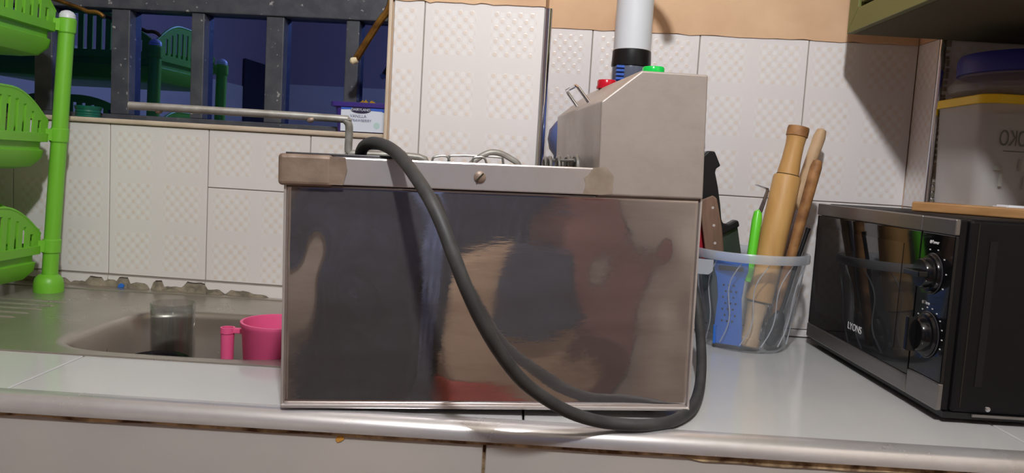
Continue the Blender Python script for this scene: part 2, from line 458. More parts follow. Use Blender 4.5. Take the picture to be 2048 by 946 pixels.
# lumps of broken mortar in the gaps
for (x, r, h) in ((-0.775, 0.012, 0.012), (-0.722, 0.010, 0.014), (-0.69, 0.011, 0.008), (-0.655, 0.008, 0.014), (-0.628, 0.014, 0.007), (-0.588, 0.014, 0.012), (-0.572, 0.009, 0.013), (-0.545, 0.012, 0.007), (-0.505, 0.015, 0.008), (-0.47, 0.012, 0.005)):
    mb = MB(); n = 9
    poly = [(x+r*(1.1*cos(pi*k/n))*(0.85+0.3*rnd.random()), 0.9+max(0.001, h*sin(pi*k/n)*(0.8+0.4*rnd.random()))) for k in range(n+1)]
    mb.prism(poly, 'y', -0.004-0.003*rnd.random(), 0.001)
    mb.build('mortar_lump', MORTAR, wall_back)
MB().prism([(-0.728, 0.904), (-0.718, 0.904), (-0.716, 0.909), (-0.722, 0.912), (-0.727, 0.909)], 'y', -0.009, -0.005).build('blue_paint_chip', BLUEP, wall_back)
# plaster skin above the tiles on the right
mb = MB(); n = 40
poly = [(-0.19, 2.54), (-0.19, 1.413)]+[(-0.19+0.85*i/n, 1.4125+0.0035*noise.noise(Vector((i*0.7, 0, 0)))) for i in range(1, n)]+[(0.66, 1.413), (0.66, 2.54)]
mb.prism(poly, 'y', -0.002, 0.0065)
mb.build('plaster_skin', PLASTER, wall_back)

# tiled pillar
PF = -0.184     # pillar front, wall-local
mb = MB().box(-0.1985, 0.0335, PF+0.004, 0.004, 0.9, 2.55)
pillar = struct(mb.build('wall_pillar', PLASTER)); pillar.location = (0, WY, 0); pillar.rotation_euler = (0, 0, WROT)
MB().box(-0.197, 0.033, PF+0.002, PF+0.0042, 0.9, 1.411).build('grout', GROUT, pillar)
for (z0, z1, oz) in ((1.1375, 1.411, 1.1375-0.0005), (0.9, 1.1375, 1.1375-0.2745)):
    tile(pillar, -0.1965, -0.149, z0, z1, -0.149-0.183, oz, y=PF)
    tile(pillar, -0.149, 0.0335, z0, z1, -0.149, oz, y=PF)
mb = MB(); n = 24
poly = [(-0.2, 2.54), (-0.2, 1.411)]+[(-0.2+0.234*i/n, 1.4095+0.004*noise.noise(Vector((i*0.9, 3, 0)))) for i in range(1, n)]+[(0.034, 1.4095), (0.034, 2.54)]
mb.prism(poly, 'y', PF-0.002, PF+0.005); mb.build('plaster_skin', PLASTER, pillar)
trim_1 = struct(MB().lathe([(0.0062, 0.9), (0.0062, 1.408)], (0.0385, PF+0.005, 0), 16).build('trim_1', CHROME)); trim_1.parent = pillar
trim_2 = struct(MB().box(-0.2045, -0.1985, PF-0.001, PF+0.03, 0.9, 1.43).build('trim_2', CREAM, bevel=0.002)); trim_2.parent = pillar

# pilaster on the right with tiled left side and front
mb = MB().box(0.6665, 0.95, 1.2695, 1.40, 0.0, 2.55)
pil = struct(mb.build('wall_pilaster', PLASTER))
for (z0, z1) in ((1.1405, 1.4135), (0.9, 1.1405)):
    def side_tile():
        o = MB().box(0.661, 0.6665, 1.2705, 1.3375, z0+0.0008, z1-0.0008).build('tile', WHITE_TILE, pil)
        uv = o.data.uv_layers.new(name='UVMap')
        for lp in o.data.loops:
            c_ = o.data.vertices[lp.vertex_index].co; uv.data[lp.index].uv = (c_.y-1.2705+0.10, c_.z-z0)
    side_tile()
    for k in range(2):
        o = MB().box(0.668+0.14*k, 0.668+0.14*(k+1)-0.001, 1.264, 1.2695, z0+0.0008, z1-0.0008).build('tile', WHITE_TILE, pil)
        uv = o.data.uv_layers.new(name='UVMap')
        for lp in o.data.loops:
            c_ = o.data.vertices[lp.vertex_index].co; uv.data[lp.index].uv = (c_.x-0.668, c_.z-z0)
MB().box(0.6605, 0.6665, 1.2655, 1.342, 1.4135, 2.4).build('plaster_skin', PLASTER, pil)
trim_3 = struct(MB().lathe([(0.0055, 0.9), (0.0055, 1.412)], (0.6640, 1.267, 0), 14).build('trim_3', CHROME)); trim_3.parent = pil
mb = MB()
for k in range(26):
    z = 1.15+0.26*k/26
    mb.box(0.6685, 0.6715+0.003*rnd.random(), 1.2600, 1.2642, z, z+0.004+0.006*rnd.random())
mb.build('grout_crumbs', MORTAR, pil)

# room shell behind and around the camera
ROOMWALL = mat('pale_pink_wall', srgb(200, 187, 170), 0.85, noise_amt=0.3, noise_scale=3, color2=srgb(192, 178, 162))
ROOMWALL_SHADED = mat('mauve_shaded_wall', srgb(150, 128, 128), 0.85)  # darker upper walls, painted in place of a lampshade's cut-off
struct(MB().box(0.93, 1.05, -1.95, 1.40, 0, 2.55).build('wall_right', ROOMWALL))
struct(MB().box(-2.1, -1.98, -1.95, 1.60, 0, 2.55).build('wall_left', ROOMWALL_SHADED))
MB().box(-1.98, -1.972, -1.94, 1.45, 0.0, 1.55).build('lit_lower_band', ROOMWALL, bpy.data.objects['wall_left'])  # paler band painted where a shaded lamp would light the wall
struct(MB().box(-2.1, 1.05, -2.07, -1.95, 0, 2.55).build('wall_rear', ROOMWALL_SHADED))
MB().box(-1.98, 0.93, -1.95, -1.942, 0.0, 1.62).build('lit_lower_band', ROOMWALL, bpy.data.objects['wall_rear'])
struct(MB().box(-2.1, 1.05, -2.07, 1.62, 2.55, 2.65).build('ceiling', mat('dull_ceiling', srgb(180, 172, 160), 0.9)))
struct(MB().box(-2.1, 1.05, -2.07, 1.60, -0.1, 0).build('floor', mat('brown_floor', srgb(120, 92, 78), 0.5, noise_amt=0.4, noise_scale=6, color2=srgb(134, 102, 86))))

# window ------------------------------------------------------------
win = struct(bpy.data.objects.new('window_1', None)); col.objects.link(win)
win.location = (0, WY, 0); win.rotation_euler = (0, 0, WROT)
GY = 0.081
MB().box(-1.5, -0.19, -0.006, 0.10, 1.2036, 1.2125).build('window_sill', CREAM, win, bevel=0.003)
MB().box(-1.5, -0.19, 0.058, 0.10, 1.2125, 1.2235).build('frame_bottom', DARKFRAME, win, bevel=0.002)
MB().box(-1.5, -0.19, 0.056, 0.10, 1.4195, 1.475).build('frame_rail', DARKFRAME, win, bevel=0.002)
MB().box(-1.5, -0.19, 0.058, 0.10, 1.91, 1.95).build('frame_top', DARKFRAME, win, bevel=0.002)
bars = [(-1.235, -1.20), (-1.085, -1.06), (-0.940, -0.905), (-0.789, -0.753), (-0.634, -0.609), (-0.491, -0.457), (-0.340, -0.315), (-0.205, -0.19)]
for (a, b) in bars:
    MB().box(a, b, 0.060, 0.098, 1.2235, 1.4195).build('bar', DARKFRAME, win, bevel=0.002)
    MB().box(a, b, 0.060, 0.098, 1.475, 1.91).build('bar', DARKFRAME, win, bevel=0.002)
PANE = pane_glass('window_glass')
edges = [-1.5]+[e for ab in bars for e in ab]
for i in range(0, len(edges)-1, 2):
    a, b = edges[i], edges[i+1]
    for (z0, z1) in ((1.2235, 1.4195), (1.475, 1.91)):
        MB().add([(a, GY, z0), (b, GY, z0), (b, GY, z1), (a, GY, z1)], [(0, 1, 2, 3)]).build('pane', PANE, win, recalc=False)

# yard wall outside
yard = struct(MB().box(-3.4, 1.2, 2.62, 2.72, 0, 3.2).build('wall_yard', mat('grey_blue_outer_paint', srgb(110, 112, 130), 0.9)))
MB().box(-3.4, 1.2, 1.66, 2.62, -0.1, 0.0).build('ground', mat('yard_ground', srgb(80, 80, 84), 0.9), yard)

# ================================================================== COUNTER
ctr = thing('tiled_counter', (0, 0, 0), 'long pale tiled worktop with aluminium edge trim running below the wall', 'counter')
def wy(x): return WY-0.055*x          # wall face
def zpoly(name, m, parent, pts, z0, z1, bevel=0.0):
    return MB().prism(pts, 'z', z0, z1).build(name, m, parent, bevel=bevel, segs=1)
mb = MB()
mb.prism([(-1.6, 0.79), (-0.64, 0.79), (-0.64, wy(-0.64)), (-1.6, wy(-1.6))], 'z', 0.55, 0.8905)
mb.prism([(-0.64, 0.79), (-0.235, 0.79), (-0.235, 0.945), (-0.64, 0.945)], 'z', 0.55, 0.8905)
mb.prism([(-0.64, 1.27), (-0.235, 1.27), (-0.235, wy(-0.235)), (-0.64, wy(-0.64))], 'z', 0.55, 0.8905)
mb.prism([(-0.235, 0.79), (0.92, 0.79), (0.92, 1.265), (0.665, 1.265), (0.665, wy(0.665)), (-0.235, wy(-0.235))], 'z', 0.55, 0.8905)
mb.build('slab', GROUT, ctr)
g = 0.0011
zpoly('worktop_tile', CTILE, ctr, [(-1.079, 0.788), (-0.531-g, 0.788), (-0.531-g, 0.9475), (-1.079, 0.9475)], 0.891, 0.9, 0.0012)
zpoly('worktop_tile', CTILE, ctr, [(-0.531+g, 0.788), (0.0195-g, 0.788), (0.0195-g, 0.9475), (-0.531+g, 0.9475)], 0.891, 0.9, 0.0012)
zpoly('worktop_tile', CTILE, ctr, [(-0.2335, 0.9495), (0.0195-g, 0.9495), (0.0195-g, wy(0.02)), (-0.2335, wy(-0.233))], 0.891, 0.9, 0.0012)
zpoly('worktop_tile', CTILE, ctr, [(0.0195+g, 0.788), (0.57-g, 0.788), (0.57-g, wy(0.57)), (0.0195+g, wy(0.02))], 0.891, 0.9, 0.0012)
zpoly('worktop_tile', CTILE, ctr, [(0.57+g, 0.788), (0.92, 0.788), (0.92, 1.262), (0.662, 1.262), (0.662, wy(0.662)), (0.57+g, wy(0.57))], 0.891, 0.9, 0.0012)
# rounded aluminium nosing
prof = [(0.797, 0.9003), (0.797, 0.9018)]+[(0.7905-0.0165*sin(a), 0.8855+0.0163*cos(a)) for a in [pi/2*k/8 for k in range(9)]]+[(0.774, 0.8835), (0.7775, 0.8835), (0.79, 0.8990)]
MB().prism(prof, 'x', -1.6, 0.92).build('edge_trim', ALU, ctr)
for p in bpy.data.objects['edge_trim'].data.polygons: p.use_smooth = len(p.vertices) == 4
# grimy grout line under the nosing, ragged
mb = MB(); n = 120
top = [(-1.6+2.52*i/n, 0.8848) for i in range(n+1)]
bot = [(-1.6+2.52*i/n, 0.8790+0.0028*noise.noise(Vector((i*0.35, 1, 0)))-(0.003 if i > 85 else 0)) for i in range(n, -1, -1)]
mb.prism(top+bot, 'y', 0.7775, 0.785); mb.build('grout_line', BROWN_GROUT, ctr)
for (a, b) in ((-1.14, -0.572), (-0.570, -0.0205), (-0.0185, 0.53), (0.532, 0.92)):
    MB().box(a+0.0007, b-0.0007, 0.779, 0.789, 0.20, 0.8815).build('front_tile', FTILE, ctr, bevel=0.001, segs=1)
MB().box(-1.6, 0.92, 0.783, 0.792, 0.0, 0.885).build('front_backing', BROWN_GROUT, ctr)
rust = mat('rust_drip', srgb(196, 140, 58), 0.8)
MB().prism([(-0.172, 0.879), (-0.166, 0.8785), (-0.165, 0.876), (-0.168, 0.8735), (-0.172, 0.872), (-0.174, 0.875)], 'y', 0.7782, 0.7792).build('rust_spot', rust, ctr)

# ================================================================== SINK
sink = thing('kitchen_sink', (0, 0, 0), 'stainless steel sink with ribbed drainboard set in the worktop', 'sink')
BX0, BX1, BY0, BY1 = -0.602, -0.262, 0.966, 1.242
cxs, cys = (BX0+BX1)/2, (BY0+BY1)/2
def ring(hx, hy, z, e, N=96):
    out = []
    for i in range(N):
        a = 2*pi*i/N
        c_, s_ = cos(a), sin(a)
        x = abs(c_)**(2/e)*(1 if c_ >= 0 else -1)*hx; y = abs(s_)**(2/e)*(1 if s_ >= 0 else -1)*hy
        out.append((cxs+x, cys+y, z))
    return out
hx, hy = (BX1-BX0)/2, (BY1-BY0)/2
rings = [ring(hx+0.010, hy+0.008, 0.9022, 4), ring(hx+0.003, hy+0.003, 0.9020, 4), ring(hx-0.001, hy-0.001, 0.9000, 4), ring(hx-0.005, hy-0.005, 0.892, 4.2),
         ring(hx-0.014, hy-0.014, 0.83, 4.2), ring(hx-0.024, hy-0.024, 0.795, 4), ring(hx-0.05, hy-0.05, 0.784, 3.6), ring(0.03, 0.03, 0.780, 2)]
N = 96; vs = [p for r_ in rings for p in r_]; fs = []
for k in range(len(rings)-1):
    for i in range(N): fs.append((k*N+i, k*N+(i+1) % N, (k+1)*N+(i+1) % N, (k+1)*N+i))
mb = MB(); mb.add(vs, fs, True); mb.build('basin', SINKSTEEL, sink, recalc=False)
MB().lathe([(0.031, 0.7785), (0.029, 0.783), (0.02, 0.7812), (0.006, 0.7805)], (cxs, cys, 0), 24).build('drain', DARKPAN, sink)
# flat deck around the basin: outer rectangle to the lip ring
SX0, SX1, SY0 = -1.20, -0.2365, 0.9485
lip = rings[0]
outer = []
for (x, y, z) in lip:
    dx, dy = x-cxs, y-cys
    ts = []
    if dx > 1e-9: ts.append((SX1-cxs)/dx)
    if dx < -1e-9: ts.append((SX0-cxs)/dx)
    if dy < -1e-9: ts.append((SY0-cys)/dy)
    if dy > 1e-9: ts.append((1.383-cys)/dy)
    t = min(ts); outer.append((cxs+dx*t, cys+dy*t, 0.9018))
# snap to corners
for cxn, cyn in ((SX0, SY0), (SX1, SY0), (SX0, 1.383), (SX1, 1.383)):
    j = min(range(N), key=lambda k: (outer[k][0]-cxn)**2+(outer[k][1]-cyn)**2); outer[j] = (cxn, cyn, 0.9018)
mb = MB(); vs = lip+outer
mb.add(vs, [(i, (i+1) % N, N+(i+1) % N, N+i) for i in range(N)])
mb.box(SX0, SX1, SY0-0.0006, SY0+0.001, 0.8945, 0.9018)
mb.build('deck', SINKSTEEL, sink, recalc=False)
mb = MB(); mb.prism([(SX0, 1.38), (SX1, 1.38), (SX1, wy(SX1)-0.002), (SX0, wy(SX0)-0.002)], 'z', 0.9005, 0.9035); mb.build('rear_flange', SINKSTEEL, sink, bevel=0.001)
for k in range(7):
    y = 1.06+0.032*k
    mb = MB(); mb.lathe([(0.0002, -0.19), (0.0035, -0.18), (0.0035, 0.16), (0.0002, 0.17)], (-0.90, y, 0.9012), 10, axis=(1, 0, 0), cap0=False, cap1=False)
    mb.build('drain_ridge', SINKSTEEL, sink)

# drinking glass with water
def tumbler():
    t = thing('drinking_glass', (-0.503, 1.132, 0.787), 'clear drinking glass half full of water standing in the sink', 'glass')
    GL = thin_glass('clear_glass')
    MB().lathe([(0.001, 0.0), (0.0275, 0.0), (0.0285, 0.004), (0.0315, 0.149), (0.0308, 0.1502), (0.0301, 0.149), (0.0268, 0.012), (0.001, 0.010)], n=40, cap0=False, cap1=False).build('cup', GL, t)
    WA = thin_glass('water')
    MB().lathe([(0.001, 0.0102), (0.0266, 0.0122), (0.0296, 0.136), (0.001, 0.136)], n=40, cap0=False, cap1=False).build('water', WA, t)
tumbler()
# pink mug with tube handle
mug = thing('plastic_mug', (-0.322, 1.062, 0.786), 'bright pink plastic mug with a tube handle in the sink', 'mug')
MB().lathe([(0.001, 0.0), (0.038, 0.0), (0.041, 0.003), (0.0505, 0.140), (0.0525, 0.143), (0.0525, 0.148), (0.0490, 0.148), (0.0475, 0.142), (0.039, 0.006), (0.001, 0.005)], n=48, cap0=False, cap1=False).build('cup', PINK, mug)
MB().lathe([(0.0085, 0.068), (0.0092, 0.126), (0.0100, 0.127), (0.0100, 0.135), (0.0078, 0.135), (0.0075, 0.09), (0.001, 0.088)], (-0.0725, 0.0, 0.0), n=24, cap1=False).build('handle', PINK, mug)
MB().box(-0.0645, -0.0465, -0.004, 0.004, 0.1275, 0.1345).build('handle_bar', PINK, mug, bevel=0.001)
# black bowl lying in the basin
bowl = MB().lathe([(0.001, 0.0), (0.04, 0.0), (0.055, 0.008), (0.082, 0.05), (0.086, 0.054), (0.086, 0.057), (0.080, 0.055), (0.052, 0.012), (0.001, 0.008)], n=48, cap0=False, cap1=False).build('black_bowl', mat('glossy_black', srgb(16, 16, 22), 0.12))
bowl.location = (-0.487, 1.055, 0.806); bowl.rotation_euler = (radians(-20), 0, 0)
bowl.location = (-0.482, 1.026, 0.8185); bowl.scale = (0.655, 0.655, 0.9); bowl.rotation_euler = (radians(12), 0, 0)
tag(bowl, 'glossy black bowl in the sink below the drinking glass', 'bowl')

# ================================================================== DISH RACK (lime green, three tiers)
rack = thing('dish_rack', (-0.814, 1.337, 0.902), 'lime green plastic three-tier dish rack standing on the drainboard', 'dish rack')
RLX, RLY = -0.44, -0.285            # extents to the left and towards the camera
def sh(x, y, z): return (x+0.040*z, y+0.035*z, z)
for (px, py) in ((0, 0), (0, RLY), (RLX, 0), (RLX, RLY)):
    MB().lathe([(0.024, 0.0), (0.024, 0.014), (0.0215, 0.024), (0.016, 0.030), (0.0128, 0.031)], (px, py, 0), 24).build('foot', LIME, rack)
    q = MB(); q.tube([sh(px, py, 0.025+0.455*i/12) for i in range(13)], 0.0128, 20); q.build('post', LIME, rack)
    c_ = sh(px, py, 0.475); MB().lathe([(0.0132, 0.0), (0.0128, 0.006), (0.0095, 0.011), (0.004, 0.0135), (0.001, 0.014)], c_, 20).build('post_cap', WHITEP, rack)
def basket(z0):
    mb = MB(); th = 0.003
    X0, X1, Y0, Y1 = RLX+0.011, -0.011, RLY+0.011, -0.011
    # lip ring
    def rrect(ox, z, r=0.018, n=5):
        x0, x1, y0, y1 = X0-ox, X1+ox, Y0-ox, Y1+ox; out = []
        for (cx_, cy_, a0) in ((x1-r, y1-r, 0), (x0+r, y1-r, pi/2), (x0+r, y0+r, pi), (x1-r, y0+r, 3*pi/2)):
            for i in range(n+1): out.append((cx_+r*cos(a0+pi/2*i/n), cy_+r*sin(a0+pi/2*i/n), z))
        return out
    rs = [rrect(0.0, z0+0.002), rrect(0.004, z0+0.001), rrect(0.004, z0-0.013), rrect(-0.004, z0-0.014), rrect(-0.004, z0-0.026), rrect(0.0, z0-0.028), rrect(-0.002, z0-0.042),
          rrect(-0.012, z0-0.056), rrect(-0.028, z0-0.060), rrect(-0.06, z0-0.060)]
    M_ = len(rs[0])
    mb.add([p for r_ in rs for p in r_], [(k*M_+i, k*M_+(i+1) % M_, (k+1)*M_+(i+1) % M_, (k+1)*M_+i) for k in range(len(rs)-1) for i in range(M_)], True)
    mb.add(rs[-1], [tuple(range(M_))])
    # slotted arched panels
    def panel(p0, p1, nrm, H, pitch):
        p0 = Vector(p0); p1 = Vector(p1); L_ = (p1-p0).length; d = (p1-p0)/L_; nv = Vector(nrm)*th
        def top(s_):
            t = s_/L_
            e = min(t, 1-t)*2
            return z0+0.002+H*sin(pi/2*min(1, 0.18+e))
        ns = int(L_/pitch); xs = []
        m0 = (L_-(ns-1)*pitch)/2
        edges_ = [0.0]
        for k in range(ns-1): edges_ += [m0+k*pitch+pitch*0.29, m0+k*pitch+pitch*0.71]
        edges_.append(L_)
        for k in range(len(edges_)-1):
            a, b = edges_[k], edges_[k+1]
            slot = (k % 2 == 1)
            ta, tb = top(a), top(b)
            def strip(za, zb, zc, zd):
                A = p0+d*a; B = p0+d*b
                f_ = [(A.x, A.y, za), (B.x, B.y, zb), (B.x, B.y, zc), (A.x, A.y, zd)]
                bk = [(x+nv.x, y+nv.y, z) for x, y, z in f_]
                mb.add(f_+bk, [(0, 1, 2, 3), (7, 6, 5, 4), (0, 4, 5, 1), (3, 2, 6, 7), (0, 3, 7, 4), (1, 5, 6, 2)])
            st = min(ta, tb)-0.014
            if slot and st > z0+0.007:
                strip(st, st, tb, ta)
            else:
                strip(z0, z0, tb, ta)
        # rounded bead along the arch
        mb.tube([p0+d*(L_*i/24)+nv*0.5+Vector((0, 0, top(L_*i/24))) for i in range(25)], 0.0026, 8)
    panel((X1, Y0+0.005, 0), (X1, Y1-0.005, 0), (-1, 0, 0), 0.069, 0.0205)
    panel((X0, Y0+0.005, 0), (X0, Y1-0.005, 0), (1, 0, 0), 0.069, 0.0205)
    panel((X0+0.006, Y1, 0), (X1-0.006, Y1, 0), (0, -1, 0), 0.088, 0.021)
    panel((X0+0.006, Y0, 0), (X1-0.006, Y0, 0), (0, 1, 0), 0.03, 0.021)
    # lugs that clip round the posts
    for (px, py) in ((0, 0), (0, RLY), (RLX, 0), (RLX, RLY)):
        sx = -1 if px == 0 else 1; sy = -1 if py == 0 else 1
        mb.lathe([(0.0135, z0-0.013), (0.0150, z0-0.011), (0.0150, z0+0.010), (0.0135, z0+0.012)], (px, py, 0), 20)
        mb.prism([(px+sx*0.004, py+sy*0.014), (px+sx*0.014, py+sy*0.004), (px+sx*0.034, py+sy*0.022), (px+sx*0.022, py+sy*0.034)], 'z', z0-0.010, z0+0.010)
    mb.v = [sh(x, y, z) if True else 0 for x, y, z in mb.v]
    return mb.build('basket', LIME, rack)
for z0 in (0.081, 0.274, 0.462): basket(z0)

# ================================================================== DEEP FRYER
FYAW, FT = radians(6.8), radians(1.0)
FL = (-0.233, 0.785, 0.9025)
fry = thing('deep_fryer', FL, 'boxy stainless steel electric deep fryer with mirror side standing on the worktop', 'deep fryer', rot=(0, -FT, FYAW))
U, W_ = 0.437, 0.27
mb = MB(); mb.box(0.001, U-0.001, 0.0045, W_, 0.006, 0.235); mb.build('body', STEEL, fry)
# mirror front panel: thin sheet, gently buckled
mb = MB(); nx, nz = 72, 40; vs = []; fs = []
def buckle(u, v):
    e = min(1, min(u, U-u)/0.03)*min(1, min(v-0.004, 0.235-v)/0.03); e = max(0, e)
    p = Vector((u*7.0, v*5.0, 0.3))
    d = 0.0016*noise.noise(p)+0.00045*noise.noise(p*2.7)
    for (cu, cv, r, a) in ((0.012, 0.165, 0.020, 0.0022), (0.030, 0.11, 0.035, -0.0012), (0.425, 0.11, 0.02, 0.0018), (0.427, 0.18, 0.018, -0.0015), (0.355, 0.15, 0.04, 0.0008), (0.422, 0.05, 0.02, 0.001)):
        q = ((u-cu)**2+(v-cv)**2)/r**2
        d += a*math.exp(-q)
    a_ = (u-0.048)*0.62-(v-0.125)*0.78; b_ = (u-0.048)*0.78+(v-0.125)*0.62
    d -= 0.0010*math.exp(-(a_/0.055)**2-(b_/0.026)**2)
    return d*e
for j in range(nz+1):
    for i in range(nx+1):
        u_ = U*i/nx; v_ = 0.004+0.231*j/nz
        vs.append((u_, buckle(u_, v_), v_))
fs = [(j*(nx+1)+i, j*(nx+1)+i+1, (j+1)*(nx+1)+i+1, (j+1)*(nx+1)+i) for j in range(nz) for i in range(nx)]
mb.add(vs, fs, True); fp = mb.build('front_panel', STEEL, fry, recalc=False)
sm = fp.modifiers.new('thickness', 'SOLIDIFY'); sm.thickness = 0.0012; sm.offset = -1
MB().box(-0.001, U+0.001, -0.0035, 0.004, 0.001, 0.0052).build('bottom_flange', RIMSTEEL, fry, bevel=0.0015)
MB().box(-0.0012, 0.0012, -0.0012, 0.01, 0.004, 0.235).build('corner_fold', RIMSTEEL, fry, bevel=0.0006)
MB().box(U-0.0012, U+0.0012, -0.0012, 0.01, 0.004, 0.235).build('corner_fold', RIMSTEEL, fry, bevel=0.0006)
for (u_, w0, h) in ((0.03, 0.03, 0.0), (0.03, 0.24, 0.0), (0.40, 0.035, 0.0), (0.40, 0.24, 0.0)):
    zb = -(FL[2]-0.9)-u_*sin(FT)
    MB().lathe([(0.010, zb+0.0004), (0.012, 0.0065)], (u_, w0, 0), 16).build('foot', BLACKP, fry)
# rim around the tank
mb = MB()
mb.box(0.044, 0.3225, -0.0045, -0.001, 0.2345, 0.2625)      # front skirt
mb.box(-0.0035, 0.3225, -0.0045, 0.022, 0.2605, 0.2630)     # front flange
mb.box(-0.0045, -0.001, -0.0045, W_+0.004, 0.2345, 0.2625)
mb.box(-0.0045, 0.3225, W_, W_+0.004, 0.2345, 0.2625)
mb.box(-0.0035, 0.3225, W_-0.022, W_+0.004, 0.2605, 0.2630)
mb.build('rim', RIMSTEEL, fry, bevel=0.0012)
MB().box(-0.0065, 0.0465, -0.0068, 0.020, 0.2325, 0.2645).build('rim_corner', TARNISH, fry, bevel=0.004, segs=3)
mb = MB(); mb.prism([(0.044, 0.2345), (0.058, 0.2345), (0.062, 0.25), (0.060, 0.2625), (0.044, 0.2632)], 'y', -0.0058, -0.003); mb.build('tape_scrap', TARNISH, fry)
sc_ = MB().lathe([(0.0062, 0.0), (0.0062, 0.001), (0.0045, 0.0024), (0.001, 0.0028)], (0.197, -0.0045, 0.2485), 20, axis=(0, -1, 0), cap1=False).build('screw', TARNISH, fry)
ss = MB(); c45, s45 = cos(radians(48)), sin(radians(48))
q = [(-0.0052, -0.0007), (0.0052, -0.0007), (0.0052, 0.0007), (-0.0052, 0.0007)]
ss.prism([(0.197+a*c45-b*s45, 0.2485+a*s45+b*c45) for a, b in q], 'y', -0.0077, -0.0055); ss.build('slot', GROOVE, sc_)
# tank, dark inside
mb = MB()
mb.box(0.010, 0.014, 0.012, W_-0.012, 0.08, 0.2600); mb.box(0.306, 0.310, 0.012, W_-0.012, 0.08, 0.2600)
mb.box(0.014, 0.306, 0.012, 0.016, 0.08, 0.2600); mb.box(0.014, 0.306, W_-0.016, W_-0.012, 0.08, 0.2600); mb.box(0.014, 0.306, 0.016, W_-0.016, 0.08, 0.084)
mb.build('tank', DARKPAN, fry)
MB().box(-0.002, 0.125, 0.010, W_-0.004, 0.2632, 0.2662).build('drip_plate', DARKPAN, fry, bevel=0.001)
# control head
prof = [(0.3225, 0.2345), (0.4375, 0.2345), (0.4345, 0.366), (0.3625, 0.3665), (0.3210, 0.3328)]
mb = MB(); mb.prism(prof, 'y', -0.0045, W_+0.002); mb.build('control_head', HEADSTEEL, fry, bevel=0.002, segs=3)
mb = MB(); mb.prism([(0.306, 0.2350), (0.3260, 0.2350), (0.338, 0.2365), (0.3385, 0.255), (0.330, 0.2645), (0.316, 0.2630), (0.3115, 0.2560), (0.3065, 0.2525), (0.309, 0.245)], 'y', -0.0050, -0.004); mb.build('brown_stain', mat('oil_stain', srgb(166, 152, 138), 0.5, 0.4, noise_amt=0.6, noise_scale=60, color2=srgb(146, 132, 116)), fry)
nv = Vector((-0.0337, 0, 0.0415)).normalized(); base = Vector((0.3315, 0, 0.3413))
pts = [base+Vector((0, 0.112, 0)), base+nv*0.021+Vector((0, 0.113, 0)), base+nv*0.0245+Vector((0, 0.118, 0)), base+nv*0.0245+Vector((0, 0.178, 0)), base+nv*0.021+Vector((0, 0.183, 0)), base+Vector((0, 0.184, 0))]
mb = MB(); mb.tube(pts, 0.0022, 10); mb.build('handle', CHROME, fry)
def lamp_lens(u_, w0, m, r=0.0122):
    o = MB().lathe([(r+0.001, 0.0), (r+0.001, 0.003), (r, 0.0032), (r, 0.0098), (r-0.001, 0.0112), (0.001, 0.0114)], (u_, w0, 0.3662), 28, cap1=False).build('indicator_lamp', m, fry)
    return o
tag(lamp_lens(0.389, 0.045, GREENLENS), 'green indicator lens'); tag(lamp_lens(0.370, 0.19, REDLENS), 'red indicator lens')
MB().lathe([(0.004, 0.0), (0.004, 0.004), (0.0055, 0.0045), (0.0055, 0.008), (0.003, 0.010)], (0.4358, 0.05, 0.258), 12, axis=(1, 0, 0)).build('bolt', CHROME, fry)
# heating element: bent tube and bundle of loops rising at the head
mb = MB()
mb.tube(smooth_path([(0.185, 0.150, 0.20), (0.190, 0.150, 0.25), (0.203, 0.150, 0.268), (0.222, 0.150, 0.2775), (0.243, 0.150, 0.2715), (0.258, 0.150, 0.256), (0.262, 0.150, 0.20)], 6), 0.0038, 10)
mb.build('element_tube', GREYSTEEL, fry)
mb = MB()
for k, (u0, w0) in enumerate(((0.300, 0.245), (0.300, 0.205), (0.302, 0.150), (0.304, 0.095), (0.305, 0.050))):
    w1 = w0-0.030
    mb.tube(smooth_path([(u0, w0, 0.20), (u0, w0, 0.258), (u0, w0-0.005, 0.2715), (u0, (w0+w1)/2, 0.2745), (u0, w1+0.005, 0.2715), (u0, w1, 0.258), (u0, w1, 0.20)], 5), 0.0026, 8)
mb.tube([(0.303, 0.03, 0.2705), (0.303, 0.235, 0.2715)], 0.0018, 8)
mb.build('element_loops', WIRE, fry)

# frying basket with long grey handle (lifts out of the tank)
bk = thing('frying_basket', FL, 'wire frying basket with a long grey handle inside the deep fryer', 'basket', rot=(0, -FT, FYAW))
mb = MB(); R_ = 0.0016
u0, u1, w0, w1 = 0.135, 0.285, 0.035, 0.235
loop = lambda z, du: [(u0+du, w0+du, z), (u1-du, w0+du, z), (u1-du, w1-du, z), (u0+du, w1-du, z), (u0+du, w0+du, z)]
mb.tube(loop(0.256, 0), 0.0022, 8); mb.tube(loop(0.12, 0.01), R_, 6)
for k in range(11):
    t = k/10
    mb.tube([(u0+(u1-u0)*t, w0, 0.256), (u0+0.01+(u1-u0-0.02)*t, w0+0.01, 0.12), (u0+0.01+(u1-u0-0.02)*t, w1-0.01, 0.12), (u0+(u1-u0)*t, w1, 0.256)], R_, 5)
    mb.tube([(u0, w0+(w1-w0)*t, 0.256), (u0+0.01, w0+0.01+(w1-w0-0.02)*t, 0.12), (u1-0.01, w0+0.01+(w1-w0-0.02)*t, 0.12), (u1, w0+(w1-w0)*t, 0.256)], R_, 5)
mb.build('wire_mesh', WIRE, bk)
mb = MB(); mb.tube(smooth_path([(0.170, 0.20, 0.250), (0.170, 0.20, 0.268), (0.178, 0.20, 0.272), (0.232, 0.20, 0.2725), (0.240, 0.20, 0.268), (0.240, 0.20, 0.250)], 4), 0.0016, 8); mb.build('rest_wire', WIRE, bk)
